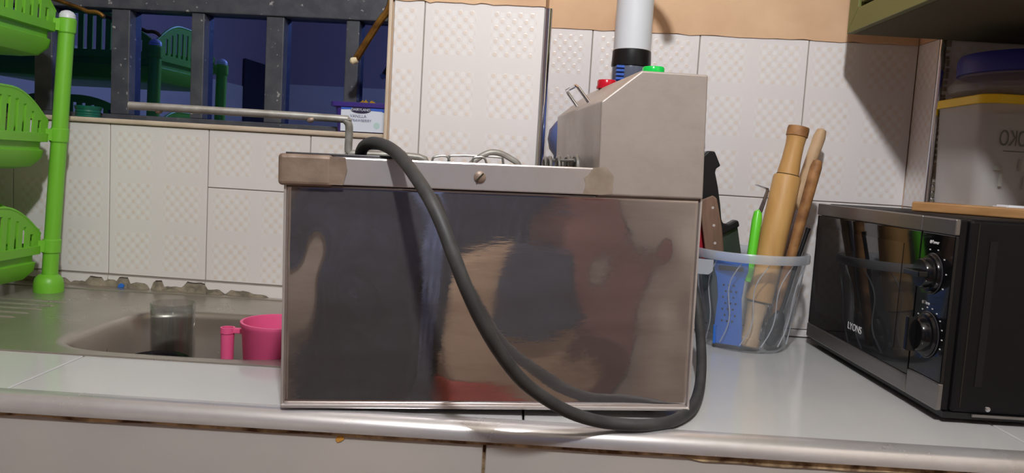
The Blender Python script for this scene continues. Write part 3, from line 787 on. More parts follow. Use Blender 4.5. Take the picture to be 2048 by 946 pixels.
mb = MB(); mb.tube(smooth_path([(0.192, 0.05, 0.250), (0.192, 0.05, 0.266), (0.197, 0.05, 0.2695), (0.206, 0.05, 0.2675), (0.209, 0.05, 0.25)], 4), 0.0013, 8); mb.build('rest_wire', WIRE, bk)
mb = MB(); mb.tube(smooth_path([(0.148, 0.10, 0.250), (0.148, 0.10, 0.264), (0.152, 0.10, 0.2685), (0.166, 0.10, 0.2685), (0.170, 0.10, 0.25)], 4), 0.0013, 8); mb.build('rest_wire', WIRE, bk)
mb = MB(); mb.tube(smooth_path([(0.070, 0.11, 0.2663), (0.072, 0.11, 0.2725), (0.080, 0.11, 0.2745), (0.112, 0.11, 0.2735), (0.118, 0.11, 0.268), (0.136, 0.11, 0.256)], 4), 0.0014, 8); mb.build('rest_wire', WIRE, bk)
mb = MB()
mb.tube(smooth_path([(-0.197, 0.125, 0.3115), (-0.10, 0.128, 0.3105), (0.036, 0.133, 0.3085), (0.044, 0.1335, 0.307), (0.0485, 0.134, 0.302), (0.049, 0.135, 0.290), (0.049, 0.135, 0.2690), (0.056, 0.135, 0.2680), (0.132, 0.135, 0.2670), (0.140, 0.135, 0.256)], 4), 0.0046, 12)
mb.build('handle', GREYSTEEL, bk)
for (u_, z_) in ((-0.165, 0.3070), (0.005, 0.3050)):
    MB().lathe([(0.001, -0.004), (0.003, -0.002), (0.0035, 0.001), (0.002, 0.004)], (u_, 0.127, z_), 10, axis=(1, 0, 0.3)).build('weld_bead', TARNISH, bk)

# thick black power cable, bowing out in front of the fryer
cpts = [(-0.1781, 0.868, 1.166), (-0.1774, 0.862, 1.1732), (-0.1705, 0.848, 1.1805), (-0.1566, 0.826, 1.1835), (-0.1352, 0.795, 1.1790), (-0.1147, 0.765, 1.1662), (-0.0871, 0.72, 1.1395), (-0.0698, 0.7, 1.1148),
        (-0.0561, 0.69, 1.087), (-0.0421, 0.688, 1.0564), (-0.0273, 0.695, 1.0263), (-0.0084, 0.71, 0.9937), (0.0146, 0.728, 0.9629), (0.0406, 0.745, 0.9407), (0.0702, 0.762, 0.9224), (0.106, 0.78, 0.9100),
        (0.1461, 0.7878, 0.9074), (0.1789, 0.8085, 0.907), (0.2091, 0.8561, 0.907), (0.237, 0.9376, 0.9075), (0.2505, 0.99, 0.9292), (0.2587, 1.045, 0.961), (0.2602, 1.085, 0.9959), (0.252, 1.112, 1.0278), (0.236, 1.120, 1.038), (0.220, 1.118, 1.040)]
mb = MB(); mb.tube(smooth_path(cpts, 8), 0.0066, 16)
cab = mb.build('power_cable', RUBBER)
tag(cab, 'thick black rubber power cable looping down in front of the deep fryer', 'cable')

# ================================================================== WATER JUG AND PUMP behind the fryer
jug = thing('water_jug', (0.1640, 1.236, 0.9), 'big blue translucent water jug standing behind the deep fryer', 'water jug')
MB().lathe([(0.02, 0.002), (0.095, 0.0), (0.112, 0.008), (0.118, 0.03), (0.118, 0.09), (0.111, 0.10), (0.111, 0.115), (0.118, 0.125), (0.118, 0.19), (0.111, 0.20), (0.111, 0.215), (0.118, 0.225), (0.118, 0.272),
            (0.1125, 0.283), (0.1125, 0.290), (0.120, 0.300), (0.1235, 0.315), (0.1215, 0.330), (0.112, 0.343), (0.090, 0.368), (0.055, 0.392), (0.032, 0.402), (0.0285, 0.408), (0.0285, 0.434)], n=56, cap1=False).build('bottle', JUGBLUE, jug)
MB().lathe([(0.0288, 0.414), (0.0292, 0.416), (0.0292, 0.432), (0.0288, 0.434)], n=32).build('neck_collar', mat('dark_clear_collar', srgb(90, 96, 112), 0.2), jug)
mb = MB()
for k in range(14):
    a = radians(190+k*5.5) if k < 14 else 0
    mb.box(0, 0, 0, 0, 0, 0) if False else None
for k in range(4):
    mb.box(-0.0255, -0.0135, -0.030, -0.020, 0.4115+0.006*k, 0.4150+0.006*k)
mb.build('neck_print', mat('blue_stripes', srgb(50, 92, 180), 0.4), jug)
pump = thing('water_pump', (0.1640, 1.236, 1.3345), 'white tube water pump with black band on top of the jug', 'water pump')
MB().lathe([(0.0305, 0.0), (0.0310, 0.002), (0.0300, 0.024), (0.0288, 0.0255)], n=40).build('band', BLACKP, pump)
MB().lathe([(0.0290, 0.0250), (0.0285, 0.14), (0.0285, 0.165), (0.0250, 0.178), (0.001, 0.182)], n=40, cap1=False).build('barrel', WHITEP, pump)
mb = MB(); mb.tube(smooth_path([(0.010, 0.004, 0.172), (0.02, -0.02, 0.190), (0.036, -0.065, 0.186), (0.042, -0.082, 0.170)], 5), 0.0085, 14); mb.build('spout', WHITEP, pump)

# ================================================================== UTENSIL BUCKET
BC = (0.3815, 1.252)
buk = thing('utensil_bucket', (BC[0], BC[1], 0.9), 'clear frosted plastic bucket of utensils between deep fryer and microwave', 'bucket')
n = 64; prof = [(0.058, 0.0), (0.0635, 0.004), (0.0665, 0.012), (0.0860, 0.142), (0.0862, 0.146)]
MB().lathe(prof, n=n, cap1=False).build('shell', BUCKET, buk)
MB().lathe([(0.0862, 0.1435), (0.0908, 0.1435), (0.0915, 0.146), (0.0915, 0.1545), (0.0900, 0.1575), (0.0870, 0.1575), (0.0858, 0.150), (0.0862, 0.1435)], n=n, cap0=False, cap1=False).build('rim', BUCKETRIM, buk)
for k in range(13):
    a0 = 2*pi*k/13
    pts = []
    for i in range(15):
        t = i/14; r = 0.0668+(0.0855-0.0668)*t; a = a0+0.42*t+0.10*sin(t*2*pi)
        pts.append((r*cos(a), r*sin(a), 0.012+0.130*t))
    mb = MB(); mb.tube(pts, 0.0010, 6); mb.build('wavy_rib', BUCKETRIM, buk)
mb = MB(); mb.prism([(-0.091, 0.1435), (-0.060, 0.1435), (-0.060, 0.126), (-0.066, 0.120), (-0.082, 0.120), (-0.0855, 0.126)], 'y', -0.075, -0.0725); 
o = mb.build('handle_tab', BUCKETRIM, buk); o.location = (0.0, 0.0, 0.0); o.rotation_euler = (0, 0, radians(-12))

def along(p, q):
    p, q = Vector(p), Vector(q); return (q-p).normalized(), (q-p).length
# rolling pin
p0, p1 = Vector((0.378, 1.212, 0.9075)), Vector((0.4335, 1.232, 1.2545))
ax, L_ = along(p0, p1)
pin = thing('rolling_pin', p0, 'wooden rolling pin leaning in the clear utensil bucket', 'rolling pin')
MB().lathe([(0.0195, 0.073), (0.0210, 0.0745), (0.0215, 0.16), (0.0213, 0.272), (0.0200, 0.2755), (0.0170, 0.277)], n=32, axis=ax).build('roller', WOODPIN, pin)
MB().lathe([(0.0168, 0.2770), (0.0166, 0.283), (0.0148, 0.300), (0.0142, 0.325), (0.0148, 0.334), (0.0155, 0.3385)], n=28, axis=ax).build('handle', WOODPIN, pin)
MB().lathe([(0.0150, 0.3385), (0.0166, 0.3395), (0.0168, 0.350), (0.0160, 0.3545), (0.010, 0.3558)], n=28, axis=ax).build('handle_knob', WOODDK, pin)
MB().lathe([(0.0145, 0.0), (0.0160, 0.002), (0.0160, 0.012), (0.0140, 0.014), (0.0130, 0.03), (0.0150, 0.060), (0.0165, 0.0735)], n=28, axis=ax).build('handle', PALEWOOD, pin)
MB().lathe([(0.0171, 0.0710), (0.0171, 0.0735)], n=28, axis=ax, cap0=False, cap1=False).build('dark_ring', GROOVE, pin)
MB().lathe([(0.0174, 0.2765), (0.0174, 0.2780)], n=28, axis=ax, cap0=False, cap1=False).build('dark_ring', GROOVE, pin)
# wooden spoons
def spoon(tip, bot, m, label, rr):
    ax_, l_ = along(bot, tip)
    o = MB().lathe([(rr*0.7, 0.0), (rr*0.8, l_*0.3), (rr*0.9, l_*0.6), (rr, l_*0.85), (rr*1.02, l_*0.96), (rr*0.75, l_-0.002), (rr*0.3, l_)], n=18, axis=ax_).build('wooden_spoon', m)
    o.location = bot; tag(o, label, 'spoon'); return o
spoon((0.4940, 1.293, 1.2610), (0.403, 1.290, 0.912), PALEWOOD, 'pale wooden spoon handle rising highest behind the rolling pin', 0.0098)
spoon((0.4735, 1.245, 1.2080), (0.418, 1.240, 0.915), WOODDK, 'short darker wooden spoon handle beside the rolling pin', 0.0090)
# peeler (green handle, bent steel head)
pl = thing('vegetable_peeler', (0.3640, 1.196, 1.012), 'bright green handled peeler with bent steel prongs beside the rolling pin', 'peeler')
d_ = Vector((0.0135, 0.022, 0.112))
mb = MB(); mb.tube([d_*t for t in (0, 0.08, 0.3, 0.6, 0.85, 0.97, 1.0)], [0.004, 0.0062, 0.0072, 0.0074, 0.0078, 0.006, 0.002], 14); mb.build('handle', mat('bright_green_handle', srgb(104, 214, 50), 0.3), pl)
for dy in (-0.004, 0.004):
    b_ = d_*0.97+Vector((0.003, dy, 0))
    mb = MB(); mb.tube([b_, b_+Vector((0.005, 0, 0.018)), b_+Vector((0.009, 0, 0.033)), b_+Vector((0.008, 0, 0.037)), b_+Vector((-0.010, 0, 0.042))], [0.0022, 0.0018, 0.0016, 0.0014, 0.0007], 8); mb.build('prong', CHROME, pl)
# blue grater in the front of the bucket
gr = thing('hand_grater', (0.3435, 1.2085, 0.9085), 'blue plastic hand grater inside the clear bucket', 'grater', rot=(radians(3), radians(-1), radians(-28)))
gw = [(0.0205, 0.0), (0.0215, 0.03), (0.0185, 0.075), (0.0215, 0.105), (0.026, 0.118), (0.0265, 0.142), (0.024, 0.146)]
poly = [(a, b) for a, b in gw]+[(-a, b) for a, b in reversed(gw)]
mb = MB(); mb.prism(poly, 'y', 0.0, 0.003); mb.build('plate', BLUEP, gr, bevel=0.0008)
for q in ((-0.022, -0.018, -0.004, 0.004, 0.0, 0.03), (0.018, 0.022, -0.004, 0.004, 0.0, 0.03), (-0.025, 0.025, -0.003, 0.004, 0.136, 0.144)): MB().box(*q).build('edge_rib', BLUEP, gr, bevel=0.0008)
MB().box(-0.019, 0.019, -0.0012, 0.0, 0.1185, 0.1255).build('slicing_slot', GROOVE, gr)
k_ = 0
for row in range(7):
    for c_ in range(3):
        x = -0.008+0.008*c_+(0.004 if row % 2 else 0)-0.002; z = 0.038+0.0095*row
        MB().lathe([(0.0016, 0.0), (0.0014, 0.0012), (0.0006, 0.0018)], (x, 0.0, z), 8, axis=(0, -1, 0.2)).build('tooth', GROOVE, gr)
# cleaver, handle up
cl = thing('cleaver', (0.3300, 1.262, 1.070), 'black handled cleaver with dark blade standing in the bucket beside the fryer', 'cleaver', rot=(0, 0, radians(4)))
poly = [(-0.052, 0.105), (-0.045, 0.128), (-0.031, 0.1425), (-0.020, 0.142), (-0.010, 0.122), (-0.0085, 0.1195), (-0.0155, 0.115), (-0.0165, 0.108), (-0.010, 0.085), (-0.004, 0.058), (0.000, 0.034), (0.003, 0.0275),
        (0.012, 0.0265), (0.024, 0.034), (0.0285, 0.0325), (0.0310, 0.024), (-0.010, 0.000), (-0.026, 0.010), (-0.034, 0.045), (-0.046, 0.085)]
mb = MB(); mb.prism(poly, 'y', -0.009, 0.009); mb.build('handle', BLACKP, cl, bevel=0.0035, segs=3)
mb = MB(); mb.prism([(-0.012, 0.004), (0.029, 0.026), (0.0440, -0.040), (0.046, -0.150), (0.000, -0.155), (-0.008, -0.06)], 'y', -0.0012, 0.0012); mb.build('blade', BLADE, cl)
# knife with brown wooden handle
kn = thing('kitchen_knife', (0.3160, 1.226, 1.045), 'brown wooden handled knife with rivets leaning against the fryer', 'knife', rot=(0, radians(-8), radians(-14)))
mb = MB(); mb.prism([(-0.012, 0.0), (0.016, 0.0), (0.0150, 0.045), (0.0120, 0.075), (0.0100, 0.092), (0.004, 0.0975), (-0.016, 0.091), (-0.0155, 0.055)], 'y', -0.007, 0.007); mb.build('handle', BROWNWOOD, kn, bevel=0.002)
for z in (0.022, 0.050, 0.078): MB().lathe([(0.0022, 0), (0.0020, 0.0006)], (0.003, -0.007, z), 10, axis=(0, -1, 0)).build('rivet', mat('dull_rivet', srgb(190, 180, 172), 0.5), kn)
mb = MB(); mb.prism([(-0.010, 0.0), (0.014, 0.0), (0.016, -0.05), (0.006, -0.125), (-0.004, -0.12)], 'y', -0.0008, 0.0008); mb.build('blade', BLADE, kn)
rk = thing('paring_knife', (0.3105, 1.252, 1.020), 'red handled small knife tucked behind the brown knife', 'knife', rot=(0, radians(-10), 0))
mb = MB(); mb.prism([(-0.008, 0.0), (0.008, 0.0), (0.007, 0.05), (0.006, 0.098), (0.000, 0.104), (-0.007, 0.096)], 'y', -0.005, 0.005); mb.build('handle', REDP, rk, bevel=0.002)
mb = MB(); mb.prism([(-0.007, 0.0), (0.007, 0.0), (0.006, -0.06), (0.000, -0.10), (-0.004, -0.09)], 'y', -0.0008, 0.0008); mb.build('blade', BLADE, rk)
# steel spoons on the right side of the bucket
def steel_spoon(bot, top, bowl_r, m, label):
    b0 = Vector(bot); t0 = Vector(top)
    s_ = thing('serving_spoon', bot, label, 'spoon')
    d = t0-b0
    mb = MB(); mb.tube(smooth_path([d*0.16, d*0.4+Vector((0.002, 0, 0)), d*0.75, d], 5), [0.0032]*15+[0.0040], 8); mb.build('handle', m, s_)
    ax_ = d.normalized(); side = ax_.cross(Vector((0, 1, 0))).normalized(); nn = side.cross(ax_)
    mb = MB(); vs = []; nr, na = 5, 20
    for r in range(nr+1):
        for a in range(na):
            t = r/nr; th = 2*pi*a/na
            p = ax_*(0.030+0.030*t*cos(th))+side*(bowl_r*t*sin(th))+nn*(-0.008*(1-t*t))
            vs.append(p)
    fs = [(r*na+a, r*na+(a+1) % na, (r+1)*na+(a+1) % na, (r+1)*na+a) for r in range(nr) for a in range(na)]
    mb.add(vs, fs, True); b = mb.build('bowl', m, s_, recalc=False); q = b.modifiers.new('t', 'SOLIDIFY'); q.thickness = 0.001
    return s_
steel_spoon((0.4105, 1.2135, 0.909), (0.4575, 1.216, 1.100), 0.013, BLACKP, 'black serving spoon right of the rolling pin in the bucket')
steel_spoon((0.411, 1.262, 0.908), (0.4600, 1.275, 1.125), 0.018, CHROME, 'steel serving spoon at the right rim of the bucket')

# ================================================================== MICROWAVE
MX = 0.505
mw = thing('microwave_oven', (MX, 0.885, 0.9), 'black microwave oven with silver strips on the right end of the worktop', 'microwave')
MB().box(0.012, 0.352, 0.0, 0.411, 0.013, 0.2385).build('shell', MWBODY, mw, bevel=0.004, segs=3)
MB().box(0.001, 0.012, 0.004, 0.409, 0.013, 0.2375).build('front_frame', MWBODY, mw, bevel=0.002)
# door: glass between silver strips
dr = MB().box(-0.004, 0.0005, 0.0745, 0.4095, 0.0375, 0.2185).build('door', MWGLASS, mw, bevel=0.001)
MB().box(-0.0055, 0.001, 0.0745, 0.4095, 0.2190, 0.2380).build('door_strip', MWSILVER, dr, bevel=0.0015)
MB().box(-0.0055, 0.001, 0.0745, 0.4095, 0.0145, 0.0370).build('door_strip', MWSILVER, dr, bevel=0.0015)
MB().box(-0.0045, -0.0038, 0.115, 0.385, 0.062, 0.200).build('door_window', mat('tinted_window', srgb(26, 25, 26), 0.03, coat=0.5), dr)
pn = MB().box(-0.004, 0.0005, 0.0, 0.0725, 0.0465, 0.2185).build('control_panel', MWGLASS, mw, bevel=0.001)
MB().box(-0.0055, 0.001, 0.0, 0.0725, 0.2190, 0.2380).build('panel_strip', MWSILVER, pn, bevel=0.0015)
MB().box(-0.0055, 0.001, 0.0, 0.0725, 0.0145, 0.0460).build('panel_strip', MWSILVER, pn, bevel=0.0015)
def knob(y, z, r, bar):
    k = MB().lathe([(r, 0.0), (r, 0.003), (r*0.93, 0.0055), (r*0.80, 0.006), (r*0.76, 0.014), (r*0.70, 0.016), (0.001, 0.0162)], (-0.004, y, z), 36, axis=(-1, 0, 0), cap1=False).build('knob', mat('knob_black', srgb(18, 18, 20), 0.15), pn)
    MB().lathe([(r*1.02, 0.0), (r*1.06, 0.001), (r*1.02, 0.002)], (-0.004, y, z), 36, axis=(-1, 0, 0), cap0=False, cap1=False).build('knob_ring', mat('grey_ring', srgb(60, 60, 66), 0.3, 0.6), k)
    mb = MB()
    if bar: mb.box(-0.030, -0.018, y-r*0.78, y+r*0.78, z-0.0035, z+0.0035)
    else: mb.box(-0.030, -0.018, y-0.0035, y+0.0035, z-r*0.78, z+r*0.78)
    mb.build('knob_grip', mat('knob_black', srgb(18, 18, 20), 0.15), k, bevel=0.0012)
knob(0.0405, 0.1700, 0.0235, True)
knob(0.0375, 0.0965, 0.0265, False)
for (yc, zc, r, a0, a1, nn) in ((0.0405, 0.170, 0.030, -20, 120, 5), (0.0375, 0.0965, 0.0325, -110, 110, 12)):
    for i in range(nn):
        a = radians(a0+(a1-a0)*i/(nn-1))
        y = yc-r*sin(a); z = zc+r*cos(a)
        MB().box(-0.0043, -0.0039, y-0.0014, y+0.0014, z-0.0007, z+0.0007).build('dial_mark', WHITEINK, pn)
def face_left(y, z, x=-0.0046): return Matrix.Translation((x, y, z)) @ Matrix(((0, 0, -1, 0), (-1, 0, 0, 0), (0, 1, 0, 0), (0, 0, 0, 1)))
text_mesh('panel_text', 'Power', 0.006, WHITEINK, pn, face_left(0.040, 0.2075, -0.0042))
text_mesh('panel_text', 'Time', 0.006, WHITEINK, pn, face_left(0.045, 0.1335, -0.0042))
for (y, z) in ((0.0510, 0.2075), (0.0545, 0.1335)): MB().lathe([(0.0022, 0), (0.002, 0.0004)], (-0.004, y, z), 12, axis=(-1, 0, 0)).build('dial_mark', WHITEINK, pn)
text_mesh('brand_text', 'LYONS', 0.0148, WHITEINK, dr, face_left(0.232, 0.0635))
# near side of the shell: panel seam, vertical recess, screw, thin silver strip
MB().box(0.0215, 0.0225, -0.0006, 0.002, 0.02, 0.235).build('seam', GROOVE, mw)
MB().box(0.036, 0.0445, -0.0008, 0.002, 0.045, 0.215).build('vent_recess', mat('deep_black', srgb(8, 8, 9), 0.6), mw)
MB().lathe([(0.0035, 0), (0.003, 0.0012), (0.001, 0.0016)], (0.0545, 0.0, 0.0195), 14, axis=(0, -1, 0)).build('screw', CHROME, mw)
MB().box(0.036, 0.352, -0.003, 0.0, 0.0095, 0.0130).build('bottom_strip', MWSILVER, mw, bevel=0.001)  # silver strip along the bottom edge
MB().box(0.004, 0.352, 0.001, 0.409, 0.006, 0.0132).build('base_plate', BLACKP, mw)
for (x, y) in ((0.03, 0.03), (0.03, 0.38), (0.32, 0.03), (0.32, 0.38)): MB().lathe([(0.012, 0.0), (0.013, 0.0062)], (x, y, 0), 16).build('foot', BLACKP, mw)

# wooden board on the microwave
bd = MB().box(0.0, 0.27, 0.0, 0.175, 0.0, 0.0135).build('chopping_board', BOARDWOOD, bevel=0.002)
bd.location = (0.570, 1.128, 1.1390); bd.rotation_euler = (0, 0, -radians(47.5)); tag(bd, 'plain wooden board lying askew on top of the microwave', 'board')
pap = MB().box(-0.06, 0.10, -0.002, 0.030, 0.0, 0.0016).box(-0.056, 0.10, 0.0, 0.028, 0.0016, 0.0032).build('paper_sheets', PAPER)
pap.location = (0.715, 1.045, 1.1527); pap.rotation_euler = (0, 0, radians(-2)); tag(pap, 'white folded paper on the wooden board', 'paper')

# yellow-lidded container and the jar on it
ct = thing('storage_container', (0.728, 1.150, 1.1527), 'cloudy plastic container with yellow lid on the wooden board', 'container')
def shell(mb, hx_, hy_, z0, z1, r, tz, th=0.0015):
    mb.rbox(-hx_, hx_, -hy_, hy_, z0, z1, r, 6, True, tz)
mb = MB(); shell(mb, 0.0930, 0.068, 0.0, 0.1420, 0.022, 0.004); mb.build('tub', CONTPLAST, ct)
mb = MB(); shell(mb, 0.0965, 0.0715, 0.1420, 0.1545, 0.024, 0.0); mb.build('lid', YELLOW, ct, bevel=0.0015)
def mirrored(x, y, z): return Matrix.Translation((x, y, z)) @ Matrix.Rotation(pi/2, 4, 'X') @ Matrix.Scale(-1, 4, (1, 0, 0))
text_mesh('faded_text', 'SOKO', 0.031, MIRRORINK, ct, mirrored(-0.0475, -0.0690, 0.094) @ Matrix.Scale(0.56, 4, (1, 0, 0)))
MB().box(-0.064, 0.02, -0.0692, -0.0686, 0.0765, 0.0778).build('faded_line', MIRRORINK, ct)
for (x0_, x1_, z0_, z1_) in ((-0.034, -0.024, 0.050, 0.057), (0.000, 0.003, 0.050, 0.067), (0.017, 0.026, 0.050, 0.061), (0.030, 0.038, 0.050, 0.062), (-0.026, -0.021, 0.028, 0.046), (0.008, 0.013, 0.026, 0.044), (0.017, 0.027, 0.026, 0.038)):
    MB().box(x0_-0.040, x1_-0.040, -0.0692, -0.0684, z0_, z1_).build('faded_mark', mat('fainter_print', srgb(160, 160, 150), 0.6), ct, bevel=0.0006)
MB().box(-0.016, 0.036, -0.0700, -0.0694, 0.008, 0.046).build('blue_label', mat('faded_blue_label', srgb(96, 120, 190), 0.6), ct)
jr = thing('clear_jar', (0.728, 1.150, 1.3074), 'short clear jar with navy blue lid on the yellow-lidded container', 'jar')
MB().lathe([(0.06, 0.0), (0.088, 0.002), (0.097, 0.008), (0.099, 0.018), (0.094, 0.026), (0.088, 0.030), (0.086, 0.036)], n=48, cap1=False).build('jar_body', CLEARJAR, jr)
MB().lathe([(0.086, 0.0330), (0.0895, 0.0345), (0.0900, 0.055), (0.087, 0.0625), (0.001, 0.0645)], n=48, cap1=False).build('lid', NAVYLID, jr)

# ================================================================== OLIVE WALL CABINET
cb = thing('wall_cabinet', (0.502, 1.25, 1.408), 'olive green wall cabinet above the microwave with panelled front', 'cabinet')
D = -0.62
MB().box(0.012, 0.43, D, 0.0, 0.004, 0.62).build('carcass', OLIVE, cb)
MB().box(0.010, 0.43, D, 0.0, 0.0, 0.004).build('underside', OLIVE_D, cb)
mb = MB(); mb.prism([(0.0, 0.0), (D, 0.0), (D+0.034, 0.034), (-0.034, 0.034)], 'x', 0.0, 0.012); mb.build('bottom_rail', OLIVE, cb, bevel=0.0008)
mb = MB(); mb.prism([(-0.0006, 0.001), (-0.0006, 0.62), (-0.034, 0.586), (-0.034, 0.0350)], 'x', 0.0, 0.012); mb.build('stile', OLIVE, cb, bevel=0.0008)
mb = MB(); mb.prism([(D+0.0006, 0.001), (D+0.0006, 0.62), (D+0.034, 0.586), (D+0.034, 0.0350)], 'x', 0.0, 0.012); mb.build('stile', OLIVE, cb, bevel=0.0008)
MB().box(0.009, 0.013, D+0.03, -0.03, 0.030, 0.59).build('groove', GROOVE, cb)
MB().box(0.0, 0.0125, D+0.041, -0.041, 0.0405, 0.58).build('door_panel', OLIVE, cb, bevel=0.003)

# ================================================================== SMALL THINGS BY THE WINDOW
def wl(x, y, z):      # wall-local -> world
    c_, s_ = cos(WROT), sin(WROT)
    return (x*c_-y*s_, WY+x*s_+y*c_, z)
tub = thing('ice_cream_tub', wl(-0.272, 0.024, 1.2125), 'purple ice cream tub with white label on the window sill', 'tub', rot=(0, 0, WROT))
mb = MB(); mb.rbox(-0.066, 0.070, -0.024, 0.028, 0.0, 0.046, 0.010, 4, True, 0.004); mb.build('tub_body', PURPLE, tub)
mb = MB(); mb.rbox(-0.074, 0.078, -0.028, 0.031, 0.045, 0.0535, 0.012, 4); mb.build('lid', PURPLE, tub, bevel=0.001)
MB().box(-0.0535, 0.060, -0.0252, -0.0245, 0.002, 0.0440).build('label', LABELW, tub)
mb = MB(); mb.prism([(-0.0535, 0.0440), (-0.0535, 0.0400), (-0.03, 0.041), (0.02, 0.039), (0.033, 0.034), (0.045, 0.028), (0.060, 0.024), (0.060, 0.0440)], 'y', -0.0256, -0.0251); mb.build('label_band', LABELB, tub)
lg = MB(); lg.prism([(-0.035+0.0175+0.0175*cos(2*pi*k/20)*1.05, 0.0405+0.0060*sin(2*pi*k/20)) for k in range(20)], 'y', -0.0264, -0.0254); lo = lg.build('logo', DARKINK, tub)
text_mesh('logo_text', 'DAIRYLAND', 0.0062, LABELW, lo, Matrix.Translation((-0.0175, -0.0268, 0.0405)) @ Matrix.Rotation(pi/2, 4, 'X'))
text_mesh('label_text', 'VANILLA', 0.0075, GREYINK, tub, Matrix.Translation((-0.022, -0.0258, 0.0290)) @ Matrix.Rotation(pi/2, 4, 'X'))
text_mesh('label_text', 'STRAWBERRY', 0.0065, GREYINK, tub, Matrix.Translation((-0.018, -0.0258, 0.0215)) @ Matrix.Rotation(pi/2, 4, 'X'))
for (x, z, c_, r) in ((0.012, 0.014, srgb(190, 216, 214), 0.006), (0.040, 0.012, srgb(226, 150, 160), 0.008), (0.034, 0.0375, srgb(235, 190, 160), 0.004)):
    MB().lathe([(r, 0), (r*0.9, 0.0003)], (x, -0.0253, z), 14, axis=(0, -1, 0)).build('label_fruit', mat('fruit_%d' % int(x*1000), c_, 0.5), tub)
st = thing('foil_wrapper', wl(-0.285, 0.026, 1.2665), 'small crumpled yellow wrapper on the purple tub lid', 'wrapper')
mb = MB()
for k in range(7):
    a = k*0.9; mb.add([(0.012*cos(a)-0.004, 0.006*sin(a), 0.001), (0.012*cos(a)+0.004, 0.006*sin(a)+0.003, 0.0005), (0.010*cos(a), 0.006*sin(a), 0.005+0.002*(k % 2))], [(0, 1, 2)])
mb.build('foil', mat('yellow_foil', srgb(206, 160, 40), 0.4, 0.3), st, recalc=False)

def stay(name, pts, label, wd=0.0065):
    o = MB()
    for i in range(len(pts)-1):
        pass
    o.tube(smooth_path(pts, 4), wd*0.6, 8)
    s_ = thing(name, pts[0], label, 'window stay')
    o.v = [(x-pts[0][0], y-pts[0][1], z-pts[0][2]) for x, y, z in o.v]
    b = o.build('arm', BRASS, s_)
    return s_
s1 = stay('window_stay', [(-0.296, 1.362, 1.3385), (-0.2775, 1.363, 1.372), (-0.2585, 1.365, 1.405), (-0.2455, 1.368, 1.425), (-0.240, 1.372, 1.450), (-0.239, 1.378, 1.49)], 'brass window stay hanging beside the tiled pillar', 0.0105)
MB().lathe([(0.0060, -0.006), (0.0062, 0.004), (0.003, 0.007)], (-0.003, -0.001, -0.003), 14, axis=(-0.85, 0, -0.35)).build('tip', mat('pale_tip', srgb(232, 214, 176), 0.3), s1)
s2 = stay('window_stay', [(-0.757, 1.40, 1.3905), (-0.763, 1.40, 1.3955), (-0.772, 1.40, 1.3985), (-0.786, 1.40, 1.3985), (-0.80, 1.402, 1.4035), (-0.87, 1.41, 1.424), (-0.95, 1.425, 1.447)], 'slim brass window stay above the dish rack', 0.0062)
# dark green ribbed lid on the sill
gl = MB().lathe([(0.021, 0.0), (0.0215, 0.002), (0.0205, 0.004), (0.0215, 0.006), (0.0205, 0.008), (0.0218, 0.011), (0.0208, 0.0135), (0.0225, 0.016), (0.0235, 0.0205), (0.020, 0.0215), (0.019, 0.017), (0.001, 0.016)], n=36, cap1=False).build('jar_lid', TEAL)
gl.location = wl(-0.812, 0.028, 1.2125); tag(gl, 'dark green ribbed plastic lid on the window sill behind the rack', 'lid')

# ================================================================== ROOM BEHIND THE CAMERA (bulb; furnishings made up for steel and glass to mirror)
bulb = thing('pendant_bulb', LAMP, 'bare white bulb hanging from the ceiling above the camera', 'lamp')
MB().lathe([(0.001, -0.042), (0.018, -0.038), (0.033, -0.020), (0.036, 0.0), (0.030, 0.022), (0.016, 0.040), (0.014, 0.046)], n=32, cap0=False).build('bulb', mat('bulb_glow', (1, 1, 1, 1), 0.5, emit=(0.96, 0.975, 1.0, 1), emit_s=LAMP_STRENGTH), bulb)
MB().lathe([(0.016, 0.0462), (0.018, 0.05), (0.018, 0.085), (0.008, 0.095)], n=24).build('socket', BLACKP, bulb)
MB().lathe([(0.003, 0.094), (0.003, 0.449)], n=10).build('cord', BLACKP, bulb)
def prop_curtain(x0, x1, y, z0, z1, m, label, amp=0.02, waves=9):
    nx_ = 90; vs = []
    for j in (0, 1):
        for i in range(nx_+1):
            t = i/nx_; vs.append((x0+(x1-x0)*t, y+amp*sin(2*pi*waves*t)+0.3*amp*sin(2*pi*waves*2.3*t), z0 if j == 0 else z1))
    mb = MB(); mb.add(vs, [(i, i+1, nx_+2+i, nx_+1+i) for i in range(nx_)], True)
    o = mb.build('prop_curtain', m, recalc=False); q = o.modifiers.new('t', 'SOLIDIFY'); q.thickness = 0.004
    return tag(o, label, 'prop_curtain')
prop_curtain(-0.29, 0.70, -1.42, 0.012, 2.2, mat('navy_cloth', srgb(44, 50, 78), 0.9), 'wide dark navy cloth, made up to be mirrored in the left of the fryer side', 0.02, 12)  # invented dark cloth that darkens the left of the steel's reflection
prop_curtain(0.10, 0.205, -1.33, 0.012, 2.2, mat('blue_cloth', srgb(120, 140, 190), 0.9), 'narrow light blue cloth, made up to mirror as a streak in the fryer side', 0.012, 3)  # invented pale cloth, there only to give a streak in the steel
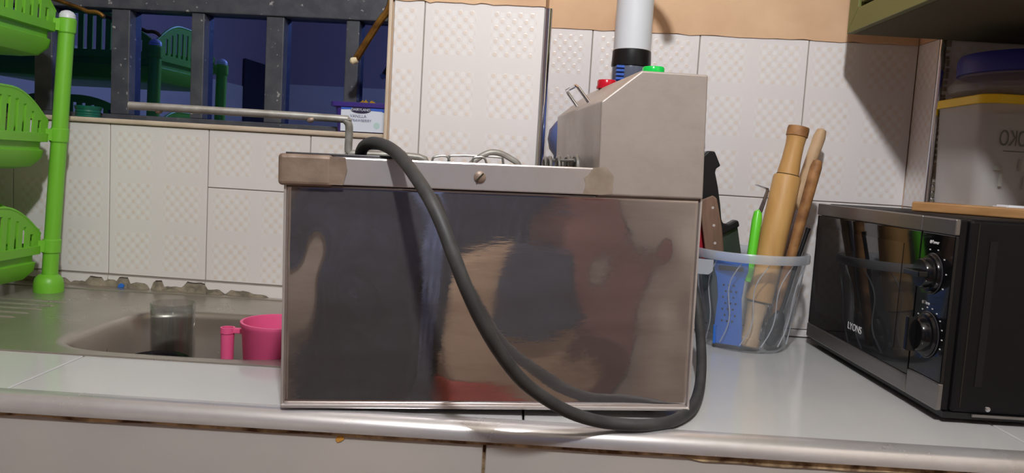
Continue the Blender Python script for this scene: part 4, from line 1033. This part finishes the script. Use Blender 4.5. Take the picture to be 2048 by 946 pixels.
# tan chair invented for the steel to mirror
ach = thing('prop_armchair', (0.47, -1.30, 0.0), 'tan chair with red base, made up to be mirrored in the middle of the fryer side', 'prop_armchair')
pr = [(-0.235, 0.30), (0.235, 0.30), (0.24, 0.55), (0.225, 0.74), (0.16, 0.85), (0.04, 0.90), (-0.08, 0.90), (-0.18, 0.85), (-0.23, 0.74), (-0.24, 0.55)]
mb = MB(); mb.prism(pr, 'y', 0.16, 0.27); mb.build('backrest', mat('tan_fabric', srgb(184, 158, 130), 0.9), ach, bevel=0.03, segs=4)
MB().box(-0.23, 0.23, -0.05, 0.16, 0.30, 0.45).build('seat', MATS['tan_fabric'], ach, bevel=0.03, segs=3)
MB().box(-0.24, 0.24, -0.05, 0.272, 0.10, 0.30).build('base', mat('red_fabric', srgb(204, 84, 66), 0.9), ach, bevel=0.015)
for (x, y) in ((-0.2, 0.0), (0.2, 0.0), (-0.2, 0.23), (0.2, 0.23)): MB().lathe([(0.014, 0.0), (0.018, 0.10)], (x, y, 0), 12).build('leg', BLACKP, ach)
bag = thing('prop_bag', (0.57, -0.99, 0.60), 'dark slate bag over the chair back, made up to be mirrored in the fryer side', 'bag')  # invented dark shape for the steel to reflect above the chair
MB().lathe([(0.02, 0.0), (0.12, 0.01), (0.15, 0.08), (0.145, 0.2), (0.11, 0.28), (0.05, 0.30)], n=28).build('pouch', mat('slate_cloth', srgb(62, 66, 84), 0.9), bag)
bpy.data.objects['pouch'].scale = (1, 0.25, 1)
mb = MB(); mb.tube(smooth_path([(-0.06, 0, 0.27), (-0.05, -0.02, 0.32), (-0.03, -0.08, 0.33), (-0.02, -0.17, 0.28)], 4), 0.008, 8); mb.build('strap', MATS['slate_cloth'], bag)
door = struct(MB().box(-1.971, -1.955, -1.72, -1.44, 0.0, 1.71).build('added_door', mat('dark_door', srgb(34, 32, 40), 0.6), bevel=0.003))  # added as a dark shape for the window glass to mirror
MB().lathe([(0.012, 0), (0.012, 0.03), (0.026, 0.04), (0.026, 0.06), (0.001, 0.07)], (-1.955, -1.50, 1.0), 20, axis=(1, 0, 0), cap1=False).build('door_knob', CHROME, door)
wd = thing('prop_wardrobe', (0.83, -1.55, 0.0), 'tall red-brown cupboard, made up to be mirrored in the right of the fryer side', 'prop_wardrobe')  # invented to give the steel a red-brown area to reflect
MB().box(-0.12, 0.095, -0.3, 0.24, 0.06, 1.95).build('carcass', mat('red_brown_wood', srgb(138, 96, 90), 0.5), wd, bevel=0.004)
MB().box(-0.115, 0.09, 0.241, 0.258, 0.09, 1.92).build('door', MATS['red_brown_wood'], wd, bevel=0.003)
MB().box(-0.115, 0.09, -0.29, 0.22, 0.0, 0.06).build('plinth', BLACKP, wd)
